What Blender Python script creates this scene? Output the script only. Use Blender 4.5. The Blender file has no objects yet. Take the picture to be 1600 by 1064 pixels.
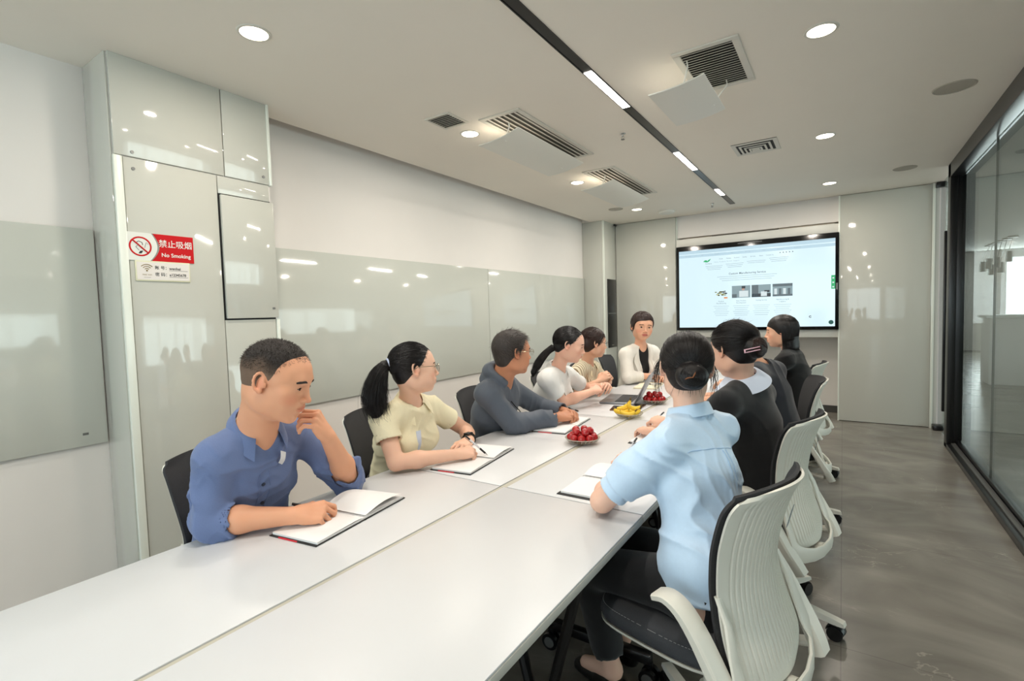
import bpy, bmesh, math, random
import numpy as np
from mathutils import Vector, Matrix

random.seed(7)
SC = bpy.context.scene
COL = SC.collection
PI = math.pi

# ------------------------------------------------------------------ camera
cam_data = bpy.data.cameras.new('camera')
cam = bpy.data.objects.new('camera', cam_data)
COL.objects.link(cam)
SC.camera = cam
cam_data.sensor_fit = 'HORIZONTAL'
cam_data.sensor_width = 36.0
cam_data.lens = 36.0 * 778.2 / 1600.0
cam_data.clip_start = 0.02
cam_data.clip_end = 200
_yaw, _pitch, _roll = math.radians(33.642), math.radians(-3.027), math.radians(-1.6465)
_f = Vector((-math.sin(_yaw) * math.cos(_pitch), math.cos(_yaw) * math.cos(_pitch), math.sin(_pitch)))
_r = Vector((math.cos(_yaw), math.sin(_yaw), 0))
_u = _r.cross(_f)
_r2 = _r * math.cos(_roll) + _u * math.sin(_roll)
_u2 = -_r * math.sin(_roll) + _u * math.cos(_roll)
cam.matrix_world = Matrix(((_r2.x, _u2.x, -_f.x, 0), (_r2.y, _u2.y, -_f.y, 0), (_r2.z, _u2.z, -_f.z, 1.42), (0, 0, 0, 1)))

# ------------------------------------------------------------------ world, exposure
W = bpy.data.worlds.new('world')
SC.world = W
W.use_nodes = True
W.node_tree.nodes['Background'].inputs[0].default_value = (0.80, 0.90, 1.0, 1)
W.node_tree.nodes['Background'].inputs[1].default_value = 3.2
SC.view_settings.view_transform = 'Standard'
SC.view_settings.look = 'None'
SC.view_settings.gamma = 1.0
SC.view_settings.use_curve_mapping = False
SC.view_settings.exposure = 0.22


def area_light(name, loc, rot, sx, sy, power, color=(1, 1, 1), shape='RECTANGLE', spread=PI):
    d = bpy.data.lights.new(name, 'AREA')
    d.shape = shape
    d.size = sx
    if shape in ('RECTANGLE', 'ELLIPSE'):
        d.size_y = sy
    d.energy = power
    d.color = color
    d.spread = spread
    o = bpy.data.objects.new(name, d)
    o.location = loc
    o.rotation_euler = rot
    COL.objects.link(o)
    return o


WARM = (1.0, 0.90, 0.79)
DAY = (0.93, 0.96, 1.0)
# daylight through the windows behind the camera and in the neighbouring office
area_light('rear_window_daylight', (-1.2, -2.85, 1.6), (PI / 2, 0, 0), 3.6, 1.9, 32, DAY)
area_light('office_window_daylight', (6.8, 5.0, 1.7), (0, PI / 2, 0), 1.8, 7.0, 165, DAY)
area_light('office_end_daylight', (5.0, 18.7, 1.8), (-PI / 2, 0, 0), 4.0, 2.0, 200, DAY)

# ------------------------------------------------------------------ materials
MATS = {}


def lin(c):
    return tuple(((v / 255.0) / 12.92 if v / 255.0 <= 0.04045 else ((v / 255.0 + 0.055) / 1.055) ** 2.4) for v in c)


def mat(name, rgb, rough=0.5, metal=0.0, spec=0.5, coat=0.0, sheen=0.0, emit=None, estr=0.0, sss=0.0,
        trans=0.0, ior=1.45, noise=0.0, nscale=20.0, bump=0.0, bscale=60.0, alpha=1.0, stretch=None, bdist=0.002, attr=None):
    if name in MATS:
        return MATS[name]
    m = bpy.data.materials.new(name)
    m.use_nodes = True
    nt = m.node_tree
    b = nt.nodes['Principled BSDF']
    c = lin(rgb)
    b.inputs['Base Color'].default_value = (*c, 1)
    b.inputs['Roughness'].default_value = rough
    b.inputs['Metallic'].default_value = metal
    b.inputs['Specular IOR Level'].default_value = spec
    b.inputs['Coat Weight'].default_value = coat
    b.inputs['Coat Roughness'].default_value = 0.03
    b.inputs['Sheen Weight'].default_value = sheen
    b.inputs['IOR'].default_value = ior
    b.inputs['Transmission Weight'].default_value = trans
    b.inputs['Alpha'].default_value = alpha
    if sss:
        b.inputs['Subsurface Weight'].default_value = sss
        b.inputs['Subsurface Radius'].default_value = (0.012, 0.005, 0.003)
        b.inputs['Subsurface Scale'].default_value = 1.0
    if emit is not None:
        b.inputs['Emission Color'].default_value = (*lin(emit), 1)
        b.inputs['Emission Strength'].default_value = estr
    tc = None
    if noise or bump:
        tc = nt.nodes.new('ShaderNodeTexCoord')
        mp = nt.nodes.new('ShaderNodeMapping')
        nt.links.new(tc.outputs['Object'], mp.inputs[0])
        if stretch:
            mp.inputs['Scale'].default_value = stretch
    src = None
    if attr:
        a = nt.nodes.new('ShaderNodeAttribute')
        a.attribute_name = attr
        src = a.outputs['Color']
        nt.links.new(src, b.inputs['Base Color'])
    if noise:
        n = nt.nodes.new('ShaderNodeTexNoise')
        n.inputs['Scale'].default_value = nscale
        n.inputs['Detail'].default_value = 4
        nt.links.new(mp.outputs[0], n.inputs['Vector'])
        mr = nt.nodes.new('ShaderNodeMapRange')
        mr.inputs[1].default_value = 0.3
        mr.inputs[2].default_value = 0.7
        mr.inputs[3].default_value = 1 - noise
        mr.inputs[4].default_value = 1 + noise
        nt.links.new(n.outputs['Fac'], mr.inputs[0])
        mx = nt.nodes.new('ShaderNodeVectorMath')
        mx.operation = 'SCALE'
        if src is not None:
            nt.links.new(src, mx.inputs[0])
        else:
            mx.inputs[0].default_value = c
        nt.links.new(mr.outputs[0], mx.inputs['Scale'])
        nt.links.new(mx.outputs[0], b.inputs['Base Color'])
    if bump:
        n2 = nt.nodes.new('ShaderNodeTexNoise')
        n2.inputs['Scale'].default_value = bscale
        n2.inputs['Detail'].default_value = 3
        nt.links.new(mp.outputs[0], n2.inputs['Vector'])
        bp = nt.nodes.new('ShaderNodeBump')
        bp.inputs['Strength'].default_value = bump
        bp.inputs['Distance'].default_value = bdist
        nt.links.new(n2.outputs['Fac'], bp.inputs['Height'])
        nt.links.new(bp.outputs[0], b.inputs['Normal'])
    MATS[name] = m
    return m


M_WALL = mat('wall_paint', (232, 227, 222), 0.75, noise=0.012, nscale=3)
M_CEIL = mat('ceiling_paint', (240, 233, 222), 0.85, noise=0.01, nscale=2)
M_GLASSW = mat('white_backed_glass', (198, 198, 189), 0.06, spec=0.6, coat=0.25)
M_BOARD = mat('glass_writing_board', (202, 204, 196), 0.07, spec=0.6, coat=0.15)
M_EDGE = mat('glass_edge', (232, 236, 226), 0.2)
M_GREY = mat('grey_metal', (120, 120, 118), 0.4, metal=0.6)
M_BLACK = mat('black_frame', (22, 22, 23), 0.28)
M_BLACKM = mat('black_matt', (16, 16, 17), 0.6)
M_WHITE = mat('white_plastic', (226, 224, 216), 0.38)
M_WHITEV = mat('white_vent_metal', (214, 210, 200), 0.5)
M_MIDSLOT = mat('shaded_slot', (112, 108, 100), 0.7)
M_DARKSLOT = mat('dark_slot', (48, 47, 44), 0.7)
M_TRIM = mat('dark_skirting', (70, 69, 66), 0.5)
M_CHROME = mat('chrome', (200, 200, 200), 0.2, metal=1.0)
M_LAMP = mat('lamp_diffuser', (255, 255, 255), 0.5, emit=(255, 244, 222), estr=9.0)
M_TRACKLAMP = mat('track_diffuser', (255, 255, 255), 0.5, emit=(255, 248, 236), estr=12.0)


def floor_material():
    m = bpy.data.materials.new('polished_grey_stone')
    m.use_nodes = True
    nt = m.node_tree
    b = nt.nodes['Principled BSDF']
    tc = nt.nodes.new('ShaderNodeTexCoord')
    mp = nt.nodes.new('ShaderNodeMapping')
    mp.inputs['Rotation'].default_value = (0, 0, 0.5)
    mp.inputs['Scale'].default_value = (1.0, 1.6, 1.0)
    nt.links.new(tc.outputs['Object'], mp.inputs[0])
    n1 = nt.nodes.new('ShaderNodeTexNoise')
    n1.inputs['Scale'].default_value = 1.6
    n1.inputs['Detail'].default_value = 8
    n1.inputs['Distortion'].default_value = 1.4
    nt.links.new(mp.outputs[0], n1.inputs['Vector'])
    cr = nt.nodes.new('ShaderNodeValToRGB')
    cr.color_ramp.elements[0].position = 0.32
    cr.color_ramp.elements[0].color = (*lin((112, 107, 99)), 1)
    cr.color_ramp.elements[1].position = 0.70
    cr.color_ramp.elements[1].color = (*lin((142, 137, 128)), 1)
    nt.links.new(n1.outputs['Fac'], cr.inputs[0])
    # thin pale veins
    n2 = nt.nodes.new('ShaderNodeTexNoise')
    n2.inputs['Scale'].default_value = 1.1
    n2.inputs['Detail'].default_value = 7
    n2.inputs['Distortion'].default_value = 2.2
    nt.links.new(mp.outputs[0], n2.inputs['Vector'])
    s = nt.nodes.new('ShaderNodeMath'); s.operation = 'SUBTRACT'; s.inputs[1].default_value = 0.5
    nt.links.new(n2.outputs['Fac'], s.inputs[0])
    a = nt.nodes.new('ShaderNodeMath'); a.operation = 'ABSOLUTE'
    nt.links.new(s.outputs[0], a.inputs[0])
    mr = nt.nodes.new('ShaderNodeMapRange')
    mr.inputs[1].default_value = 0.0; mr.inputs[2].default_value = 0.006
    mr.inputs[3].default_value = 0.45; mr.inputs[4].default_value = 0.0
    nt.links.new(a.outputs[0], mr.inputs[0])
    mk = nt.nodes.new('ShaderNodeTexNoise'); mk.inputs['Scale'].default_value = 2.3
    nt.links.new(tc.outputs['Object'], mk.inputs['Vector'])
    mr2 = nt.nodes.new('ShaderNodeMapRange')
    mr2.inputs[1].default_value = 0.5; mr2.inputs[2].default_value = 0.65
    nt.links.new(mk.outputs['Fac'], mr2.inputs[0])
    mu = nt.nodes.new('ShaderNodeMath'); mu.operation = 'MULTIPLY'
    nt.links.new(mr.outputs[0], mu.inputs[0]); nt.links.new(mr2.outputs[0], mu.inputs[1])
    mx = nt.nodes.new('ShaderNodeMix'); mx.data_type = 'RGBA'
    nt.links.new(mu.outputs[0], mx.inputs['Factor'])
    nt.links.new(cr.outputs[0], mx.inputs['A'])
    mx.inputs['B'].default_value = (*lin((186, 180, 168)), 1)
    # fine joints between large slabs
    br = nt.nodes.new('ShaderNodeTexBrick')
    br.offset = 0.0
    br.inputs['Scale'].default_value = 1.0
    br.inputs['Mortar Size'].default_value = 0.0022
    br.inputs['Mortar Smooth'].default_value = 0.0
    br.inputs['Brick Width'].default_value = 1.2
    br.inputs['Row Height'].default_value = 1.2
    br.inputs['Color1'].default_value = (1, 1, 1, 1)
    br.inputs['Color2'].default_value = (1, 1, 1, 1)
    br.inputs['Mortar'].default_value = (0.72, 0.72, 0.72, 1)
    nt.links.new(tc.outputs['Object'], br.inputs['Vector'])
    mm = nt.nodes.new('ShaderNodeMix'); mm.data_type = 'RGBA'; mm.blend_type = 'MULTIPLY'
    mm.inputs['Factor'].default_value = 1.0
    nt.links.new(mx.outputs['Result'], mm.inputs['A']); nt.links.new(br.outputs['Color'], mm.inputs['B'])
    nt.links.new(mm.outputs['Result'], b.inputs['Base Color'])
    b.inputs['Roughness'].default_value = 0.27
    b.inputs['Specular IOR Level'].default_value = 0.55
    return m


M_FLOOR = floor_material()


def clear_glass(name, tint=(225, 238, 234), refl=1.0):
    """architectural pane: mostly straight-through, fresnel reflection"""
    m = bpy.data.materials.new(name)
    m.use_nodes = True
    nt = m.node_tree
    for n in list(nt.nodes):
        nt.nodes.remove(n)
    out = nt.nodes.new('ShaderNodeOutputMaterial')
    tr = nt.nodes.new('ShaderNodeBsdfTransparent')
    tr.inputs[0].default_value = (*lin(tint), 1)
    gl = nt.nodes.new('ShaderNodeBsdfGlossy')
    gl.inputs['Roughness'].default_value = 0.0
    # Schlick fresnel that is the same on both faces of the pane
    lw = nt.nodes.new('ShaderNodeLayerWeight')
    lw.inputs['Blend'].default_value = 0.5
    pw = nt.nodes.new('ShaderNodeMath'); pw.operation = 'POWER'; pw.inputs[1].default_value = 5.0
    nt.links.new(lw.outputs['Facing'], pw.inputs[0])
    fr = nt.nodes.new('ShaderNodeMath'); fr.operation = 'MULTIPLY_ADD'
    fr.inputs[1].default_value = 0.95; fr.inputs[2].default_value = 0.035
    nt.links.new(pw.outputs[0], fr.inputs[0])
    mu = nt.nodes.new('ShaderNodeMath'); mu.operation = 'MULTIPLY'; mu.inputs[1].default_value = refl
    nt.links.new(fr.outputs[0], mu.inputs[0])
    mx = nt.nodes.new('ShaderNodeMixShader')
    nt.links.new(mu.outputs[0], mx.inputs[0])
    nt.links.new(tr.outputs[0], mx.inputs[1])
    nt.links.new(gl.outputs[0], mx.inputs[2])
    nt.links.new(mx.outputs[0], out.inputs[0])
    return m


M_PANE = clear_glass('clear_pane', (232, 240, 237), 0.8)
M_BOWLGLASS = clear_glass('clear_bowl_glass', (238, 236, 226), 1.6)
M_LENS = clear_glass('spectacle_lens', (240, 244, 244), 0.8)


# ------------------------------------------------------------------ mesh helpers
class MB:
    """collects simple shapes in one bmesh"""

    def __init__(self):
        self.bm = bmesh.new()

    def box(self, x0, x1, y0, y1, z0, z1, bev=0.0, M=None, seg=2):
        t = bmesh.new()
        bmesh.ops.create_cube(t, size=1)
        for v in t.verts:
            v.co = Vector(((x0 + x1) / 2 + v.co.x * (x1 - x0), (y0 + y1) / 2 + v.co.y * (y1 - y0), (z0 + z1) / 2 + v.co.z * (z1 - z0)))
        if bev:
            bmesh.ops.bevel(t, geom=t.edges[:], offset=bev, segments=seg, affect='EDGES', profile=0.5)
        return self._merge(t, M)

    def cyl(self, p0, p1, r0, r1=None, seg=24, caps=True, M=None):
        r1 = r0 if r1 is None else r1
        p0, p1 = Vector(p0), Vector(p1)
        t = bmesh.new()
        d = p1 - p0
        bmesh.ops.create_cone(t, cap_ends=caps, segments=seg, radius1=r0, radius2=r1, depth=d.length)
        q = d.to_track_quat('Z', 'Y').to_matrix().to_4x4()
        for v in t.verts:
            v.co = q @ v.co + (p0 + p1) / 2
        return self._merge(t, M)

    def tube(self, pts, r, seg=8, closed=False, M=None, flat=None):
        """swept tube; r number or list; flat=(u,v) scale of the section"""
        pts = [Vector(p) for p in pts]
        n = len(pts)
        rs = r if isinstance(r, (list, tuple)) else [r] * n
        t = bmesh.new()
        rings = []
        prev = None
        for i, p in enumerate(pts):
            if closed:
                d = pts[(i + 1) % n] - pts[i - 1]
            else:
                d = pts[min(i + 1, n - 1)] - pts[max(i - 1, 0)]
            d.normalize()
            if prev is None:
                a = Vector((0, 0, 1)) if abs(d.z) < 0.9 else Vector((1, 0, 0))
                u = d.cross(a).normalized()
            else:
                u = (prev - d * prev.dot(d)).normalized()
            prev = u
            w = d.cross(u)
            fu, fv = flat or (1, 1)
            rings.append([t.verts.new(p + (u * math.cos(2 * PI * k / seg) * fu + w * math.sin(2 * PI * k / seg) * fv) * rs[i]) for k in range(seg)])
        m = n if closed else n - 1
        for i in range(m):
            a, b = rings[i], rings[(i + 1) % n]
            for k in range(seg):
                t.faces.new((a[k], a[(k + 1) % seg], b[(k + 1) % seg], b[k]))
        if not closed:
            t.faces.new(rings[0][::-1])
            t.faces.new(rings[-1])
        return self._merge(t, M)

    def lathe(self, prof, c=(0, 0, 0), seg=32, M=None, caps=False):
        t = bmesh.new()
        rings = []
        for r, z in prof:
            rings.append([t.verts.new((c[0] + r * math.cos(2 * PI * k / seg), c[1] + r * math.sin(2 * PI * k / seg), c[2] + z)) for k in range(seg)])
        for a, b in zip(rings, rings[1:]):
            for k in range(seg):
                t.faces.new((a[k], a[(k + 1) % seg], b[(k + 1) % seg], b[k]))
        if caps:
            t.faces.new(rings[0][::-1])
            t.faces.new(rings[-1])
        return self._merge(t, M)

    def ball(self, c, r, sc=(1, 1, 1), u=20, v=12, M=None):
        t = bmesh.new()
        bmesh.ops.create_uvsphere(t, u_segments=u, v_segments=v, radius=r)
        for q in t.verts:
            q.co = Vector((c[0] + q.co.x * sc[0], c[1] + q.co.y * sc[1], c[2] + q.co.z * sc[2]))
        return self._merge(t, M)

    def grid(self, fn, nu, nv, closed_u=False, M=None, thick=None):
        """surface fn(u,v) with u,v in 0..1; thick gives a second, offset sheet"""
        t = bmesh.new()
        P = [[Vector(fn(i / (nu if closed_u else nu - 1), j / (nv - 1))) for i in range(nu)] for j in range(nv)]
        V = [[t.verts.new(p) for p in row] for row in P]
        m = nu if closed_u else nu - 1
        for j in range(nv - 1):
            for i in range(m):
                t.faces.new((V[j][i], V[j][(i + 1) % nu], V[j + 1][(i + 1) % nu], V[j + 1][i]))
        if thick:
            bmesh.ops.recalc_face_normals(t, faces=t.faces[:])
            t.normal_update()
            nn = {v: v.normal.copy() for v in t.verts}
            W2 = [[t.verts.new(v.co - nn[v] * thick) for v in row] for row in V]
            for j in range(nv - 1):
                for i in range(m):
                    t.faces.new((W2[j][i], W2[j + 1][i], W2[j + 1][(i + 1) % nu], W2[j][(i + 1) % nu]))
            for j in (0, nv - 1):
                for i in range(m):
                    t.faces.new((V[j][i], V[j][(i + 1) % nu], W2[j][(i + 1) % nu], W2[j][i]))
            if not closed_u:
                for i in (0, nu - 1):
                    for j in range(nv - 1):
                        t.faces.new((V[j][i], V[j + 1][i], W2[j + 1][i], W2[j][i]))
        return self._merge(t, M)

    def prism(self, pts, a, b, axis='z', M=None):
        """closed outline extruded along an axis"""
        t = bmesh.new()

        def mk(p, q):
            if axis == 'z':
                return (p[0], p[1], q)
            if axis == 'x':
                return (q, p[0], p[1])
            return (p[0], q, p[1])
        A = [t.verts.new(mk(p, a)) for p in pts]
        B = [t.verts.new(mk(p, b)) for p in pts]
        t.faces.new(A[::-1])
        t.faces.new(B)
        for i in range(len(pts)):
            t.faces.new((A[i], A[(i + 1) % len(pts)], B[(i + 1) % len(pts)], B[i]))
        return self._merge(t, M)

    def _merge(self, t, M=None):
        if M is not None:
            bmesh.ops.transform(t, matrix=M, verts=t.verts[:])
        bmesh.ops.recalc_face_normals(t, faces=t.faces[:])
        me = bpy.data.meshes.new('tmp')
        t.to_mesh(me)
        t.free()
        self.bm.from_mesh(me)
        bpy.data.meshes.remove(me)
        return self

    def build(self, name, m, parent=None, smooth=35):
        me = bpy.data.meshes.new(name)
        self.bm.to_mesh(me)
        self.bm.free()
        if smooth:
            me.polygons.foreach_set('use_smooth', [True] * len(me.polygons))
            if smooth < 180:
                me.set_sharp_from_angle(angle=math.radians(smooth))
        me.materials.append(m)
        o = bpy.data.objects.new(name, me)
        COL.objects.link(o)
        if parent is not None:
            o.parent = parent
        return o


def empty(name, loc, rz=0.0):
    o = bpy.data.objects.new(name, None)
    o.empty_display_size = 0.05
    o.location = loc
    o.rotation_euler = (0, 0, rz)
    COL.objects.link(o)
    return o


def tag(o, label=None, cat=None, group=None, kind=None):
    if label:
        o['label'] = label
    if cat:
        o['category'] = cat
    if group:
        o['group'] = group
    if kind:
        o['kind'] = kind
    return o


def struct(o, label=None):
    o['kind'] = 'structure'
    if label:
        o['label'] = label
    return o


def copy_tree(o, parent=None):
    c = o.copy()
    COL.objects.link(c)
    if parent is not None:
        c.parent = parent
    for ch in [x for x in KIDS.get(o.name, [])]:
        d = copy_tree(ch, c)
        KIDS.setdefault(c.name, []).append(d)
    return c


KIDS = {}


def index_tree(o):
    """remember children lists once, so copies do not scan the scene"""
    KIDS[o.name] = list(o.children)
    for ch in o.children:
        index_tree(ch)


def text_obj(name, body, size, M, m, parent=None, align='LEFT', ext=0.0004, bold=0.0, sx=1.0):
    c = bpy.data.curves.new(name, 'FONT')
    c.body = body
    c.size = size
    c.align_x = align
    c.align_y = 'CENTER'
    c.extrude = ext
    c.offset = bold
    c.resolution_u = 3
    t = bpy.data.objects.new(name, c)
    COL.objects.link(t)
    me = bpy.data.meshes.new_from_object(t)
    bpy.data.objects.remove(t)
    me.transform(M @ Matrix.Diagonal((sx, 1, 1, 1)))
    me.materials.clear()
    me.materials.append(m)
    o = bpy.data.objects.new(name, me)
    COL.objects.link(o)
    if parent is not None:
        o.parent = parent
    return o


# ================================================================== SETTING
CZ = 2.729          # ceiling height
XG = 0.84           # glass wall line
YB = 7.256          # front plane of the end wall panels
# floor
struct(MB().box(-3.35, 7.2, -3.1, 19.3, -0.1, 0.0).build('floor', M_FLOOR, smooth=0), 'polished grey stone floor with thin pale veins')
# ceiling, with a shadow slot along the left wall between the two columns
cb = MB()
cb.box(-3.09, 0.955, -3.1, YB, CZ, CZ + 0.12)
cb.box(-3.35, -3.09, -3.1, 1.76, CZ, CZ + 0.12)
cb.box(-3.35, -3.09, 6.79, YB, CZ, CZ + 0.12)
cb.box(-3.35, 0.955, YB - 0.01, 8.0, CZ + 0.28, CZ + 0.38)
cb.box(-3.35, 0.955, YB - 0.06, YB - 0.01, CZ + 0.12, CZ + 0.38)
cb.box(-3.09, -3.02, 1.7, 6.9, CZ + 0.12, CZ + 0.25)
cb.box(-3.35, -3.02, 1.7, 6.9, CZ + 0.20, CZ + 0.26)
cb.box(-3.35, -3.09, 1.70, 1.76, CZ + 0.12, CZ + 0.2)
cb.box(-3.35, -3.09, 6.79, 6.85, CZ + 0.12, CZ + 0.2)
cb.box(-3.37, -3.35, -3.1, 8.0, 2.6, 3.1)
cb.box(0.955, 0.99, YB - 0.06, 8.0, 2.7, 3.1)
struct(cb.build('ceiling', M_CEIL, smooth=0), 'flat warm white painted ceiling')
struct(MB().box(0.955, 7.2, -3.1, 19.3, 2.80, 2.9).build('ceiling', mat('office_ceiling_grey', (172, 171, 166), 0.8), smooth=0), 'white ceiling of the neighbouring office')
# left wall, rear wall, end wall
struct(MB().box(-3.35, -3.22, -3.1, 8.0, 0, 2.98).build('wall_left', M_WALL, smooth=0), 'white painted wall behind the glass writing boards')
wr = MB()
wr.box(-3.22, 7.2, -3.1, -3.0, 0, 0.6)
wr.box(-3.22, 7.2, -3.1, -3.0, 2.55, 2.85)
wr.box(-3.22, -3.0, -3.1, -3.0, 0.6, 2.55)
wr.box(0.7, 7.2, -3.1, -3.0, 0.6, 2.55)
struct(wr.build('wall_rear', M_WALL, smooth=0))
struct(MB().box(-3.22, 0.955, 7.79, 7.95, 0, 3.1).build('wall_back', M_WALL, smooth=0), 'white end wall behind the screen unit')
struct(MB().box(-1.98, -0.05, 7.33, 7.79, 2.432, CZ + 0.1).build('wall_back', M_WALL, smooth=0), 'wall section above the screen cabinet')
struct(MB().box(-1.985, -0.045, 7.765, 7.79, 0, 0.09).build('baseboard_back', M_TRIM, smooth=0))
struct(MB().box(-3.22, -3.205, -3.0, 0.985, 0, 0.09).build('baseboard_left', M_TRIM, smooth=0))
struct(MB().box(-3.22, -3.205, 1.78, 6.75, 0, 0.09).build('baseboard_left', M_TRIM, smooth=0))
# office beyond
ow = MB()
ow.box(7.1, 7.2, -3.1, 19.3, 0, 0.85)
ow.box(7.1, 7.2, -3.1, 19.3, 2.4, 2.85)
for y0, y1 in ((-3.1, 1.2), (2.7, 3.0), (4.5, 4.75), (5.55, 5.75), (6.7, 8.0), (10.0, 19.3)):
    ow.box(7.1, 7.2, y0, y1, 0.85, 2.4)
struct(ow.build('wall_right', M_WALL, smooth=0), 'far white wall of the neighbouring office')
oe = MB()
oe.box(0.955, 3.78, 19.2, 19.3, 0, 2.85)
oe.box(3.78, 7.2, 19.2, 19.3, 0, 1.02)
oe.box(3.78, 7.2, 19.2, 19.3, 2.6, 2.85)
struct(oe.build('wall_office_end', M_WALL, smooth=0), 'end wall of the neighbouring office')
struct(MB().box(0.88, 0.955, 7.30, 19.3, 0, 2.85).build('wall_office_side', M_WALL, smooth=0))
M_SKYPANE = mat('blind_daylight_glow', (250, 252, 255), 0.6, emit=(236, 246, 255), estr=1.6)  # blinds emit by themselves, daylight put in as glow
wb = empty('window_1', (5.0, 19.25, 1.8))
struct(wb, 'bright window at the far end of the neighbouring office')
MB().box(-1.22, 2.2, -0.01, 0.0, -0.78, 0.8).build('roller_blind', M_SKYPANE, wb, smooth=0)
for i, (y0, y1) in enumerate(((1.2, 2.7), (3.0, 4.5), (4.75, 5.55), (5.75, 6.7), (8.0, 10.0))):
    w_ = empty('window_%d' % (i + 2), (7.15, (y0 + y1) / 2, 1.6))
    struct(w_)
    h_ = (y1 - y0) / 2
    MB().box(0.0, 0.01, -h_, h_, -0.75, 0.8).build('roller_blind', M_SKYPANE, w_, smooth=0)
w_ = empty('window_7', (-1.15, -3.05, 1.57))
struct(w_)
fr = MB()
for x in (-1.85, -0.62, 0.60, 1.82):
    fr.box(x - 0.03, x + 0.03, -0.03, 0.03, -0.97, 0.98)
fr.build('window_frame', M_GREY, w_, smooth=0)
MB().box(-1.85, 1.85, -0.005, 0.005, -0.97, 0.98).build('pane', M_PANE, w_, smooth=0)


# ---- near column clad in white glass
def col_panel(name, x0, x1, y0, y1, z0, z1, m=M_GLASSW, par=None, bev=0.003):
    return MB().box(x0, x1, y0, y1, z0, z1, bev=bev).build(name, m, par)


cn = MB().box(-3.22, -2.935, 0.985, 1.775, 0, CZ).build('trim_1', M_WALL, smooth=0)
struct(cn, 'boxed column clad in white glass panels')
col_panel('panel', -2.935, -2.92, 0.985, 1.499, 2.2475, CZ, par=cn)
col_panel('panel', -2.935, -2.92, 1.504, 1.765, 2.2475, CZ, par=cn)
col_panel('panel', -2.935, -2.92, 1.02, 1.455, 0.02, 2.2425, par=cn)
col_panel('panel', -2.935, -2.92, 1.459, 1.76, 2.145, 2.2425, par=cn)
col_panel('panel', -2.935, -2.92, 1.459, 1.76, 0.02, 1.432, par=cn)
col_panel('panel', -3.218, -2.937, 0.975, 0.985, 0.02, CZ, par=cn)
MB().box(-2.937, -2.914, 0.980, 1.016, 0.0, 2.2425, bev=0.003).build('corner_strip', M_EDGE, cn)
MB().box(-2.937, -2.914, 1.765, 1.785, 0.0, 1.432, bev=0.002).build('corner_strip', M_EDGE, cn)
MB().box(-2.937, -2.914, 1.765, 1.781, 2.245, CZ, bev=0.002).build('corner_strip', M_EDGE, cn)
MB().box(-2.9365, -2.925, 1.457, 1.765, 1.432, 2.147).build('hatch_gap', M_BLACKM, cn, smooth=0)
hd = MB().box(-2.925, -2.905, 1.466, 1.775, 1.441, 2.138, bev=0.003).build('hatch_door', M_GLASSW, cn)
MB().box(-2.905, -2.902, 1.735, 1.752, 1.492, 1.504, bev=0.001).build('latch', M_GREY, hd)
for y, z in ((1.06, 2.27), (1.06, 2.19), (1.73, 2.29)):
    MB().cyl((-2.921, y, z), (-2.916, y, z), 0.008, seg=14).build('screw_cap', M_GREY, cn)

# ---- far column
cf = MB().box(-3.22, -2.90, 6.80, 7.80, 0, CZ).build('trim_2', M_WALL, smooth=0)
struct(cf, 'far column clad in white glass')
col_panel('panel', -3.218, -2.90, 6.785, 6.80, 0.02, CZ, par=cf)
col_panel('panel', -2.90, -2.885, 6.81, 7.25, 0.02, CZ, par=cf)
MB().box(-2.905, -2.878, 6.782, 6.808, 0.0, CZ, bev=0.002).build('corner_strip', M_EDGE, cf)

# ---- end wall panels
pl = MB().box(-2.885, -1.99, YB, YB + 0.03, 0.02, CZ - 0.004, bev=0.002).build('trim_3', M_GLASSW)
struct(pl, 'tall white glass panel left of the screen')
pr = MB().box(-0.042, 0.815, YB, YB + 0.03, 0.006, CZ - 0.004, bev=0.002).build('trim_4', M_GLASSW)
struct(pr, 'tall white glass panel right of the screen')
MB().box(-0.05, -0.035, YB - 0.004, YB + 0.54, 0.0, CZ, bev=0.001).build('edge_strip', M_EDGE, pr)
MB().box(-1.995, -1.980, YB + 0.03, YB + 0.54, 0.0, CZ, bev=0.001).build('edge_strip', M_EDGE, pl)

MB().box(0.816, 0.884, YB + 0.008, YB + 0.05, 0.0, CZ - 0.004, bev=0.001).build('return_strip', M_GLASSW, pr)

# ---- glass wall on the right
gw = empty('window_8', (XG, 2.0, 0))
struct(gw, 'black framed glass partition on the right')
MB().box(0, 0.115, -4.8, 4.40, 0.0, 0.045, bev=0.003).box(0.075, 0.115, -4.8, 4.40, 0.045, 0.085, bev=0.002).build('bottom_rail', M_BLACK, gw)
MB().box(0.035, 0.07, -4.8, 4.30, 0.045, 0.056, bev=0.002).build('floor_channel', M_GREY, gw)
MB().box(0, 0.115, -4.8, 4.40, CZ - 0.13, CZ, bev=0.003).build('top_rail', M_BLACK, gw)
MB().box(0, 0.055, 4.28, 4.42, 0.0, CZ, bev=0.003).box(0.055, 0.115, 4.30, 4.40, 0.0, CZ, bev=0.003).build('post', M_BLACK, gw)
MB().box(0.088, 0.100, -4.8, 3.05, 0.085, CZ - 0.13).build('pane', M_PANE, gw, smooth=0)
MB().box(0.088, 0.100, 3.056, 4.30, 0.085, CZ - 0.13).build('pane', M_PANE, gw, smooth=0)
MB().box(0.087, 0.101, 3.0505, 3.0555, 0.085, CZ - 0.13).build('glass_joint', M_GREY, gw, smooth=0)
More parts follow.
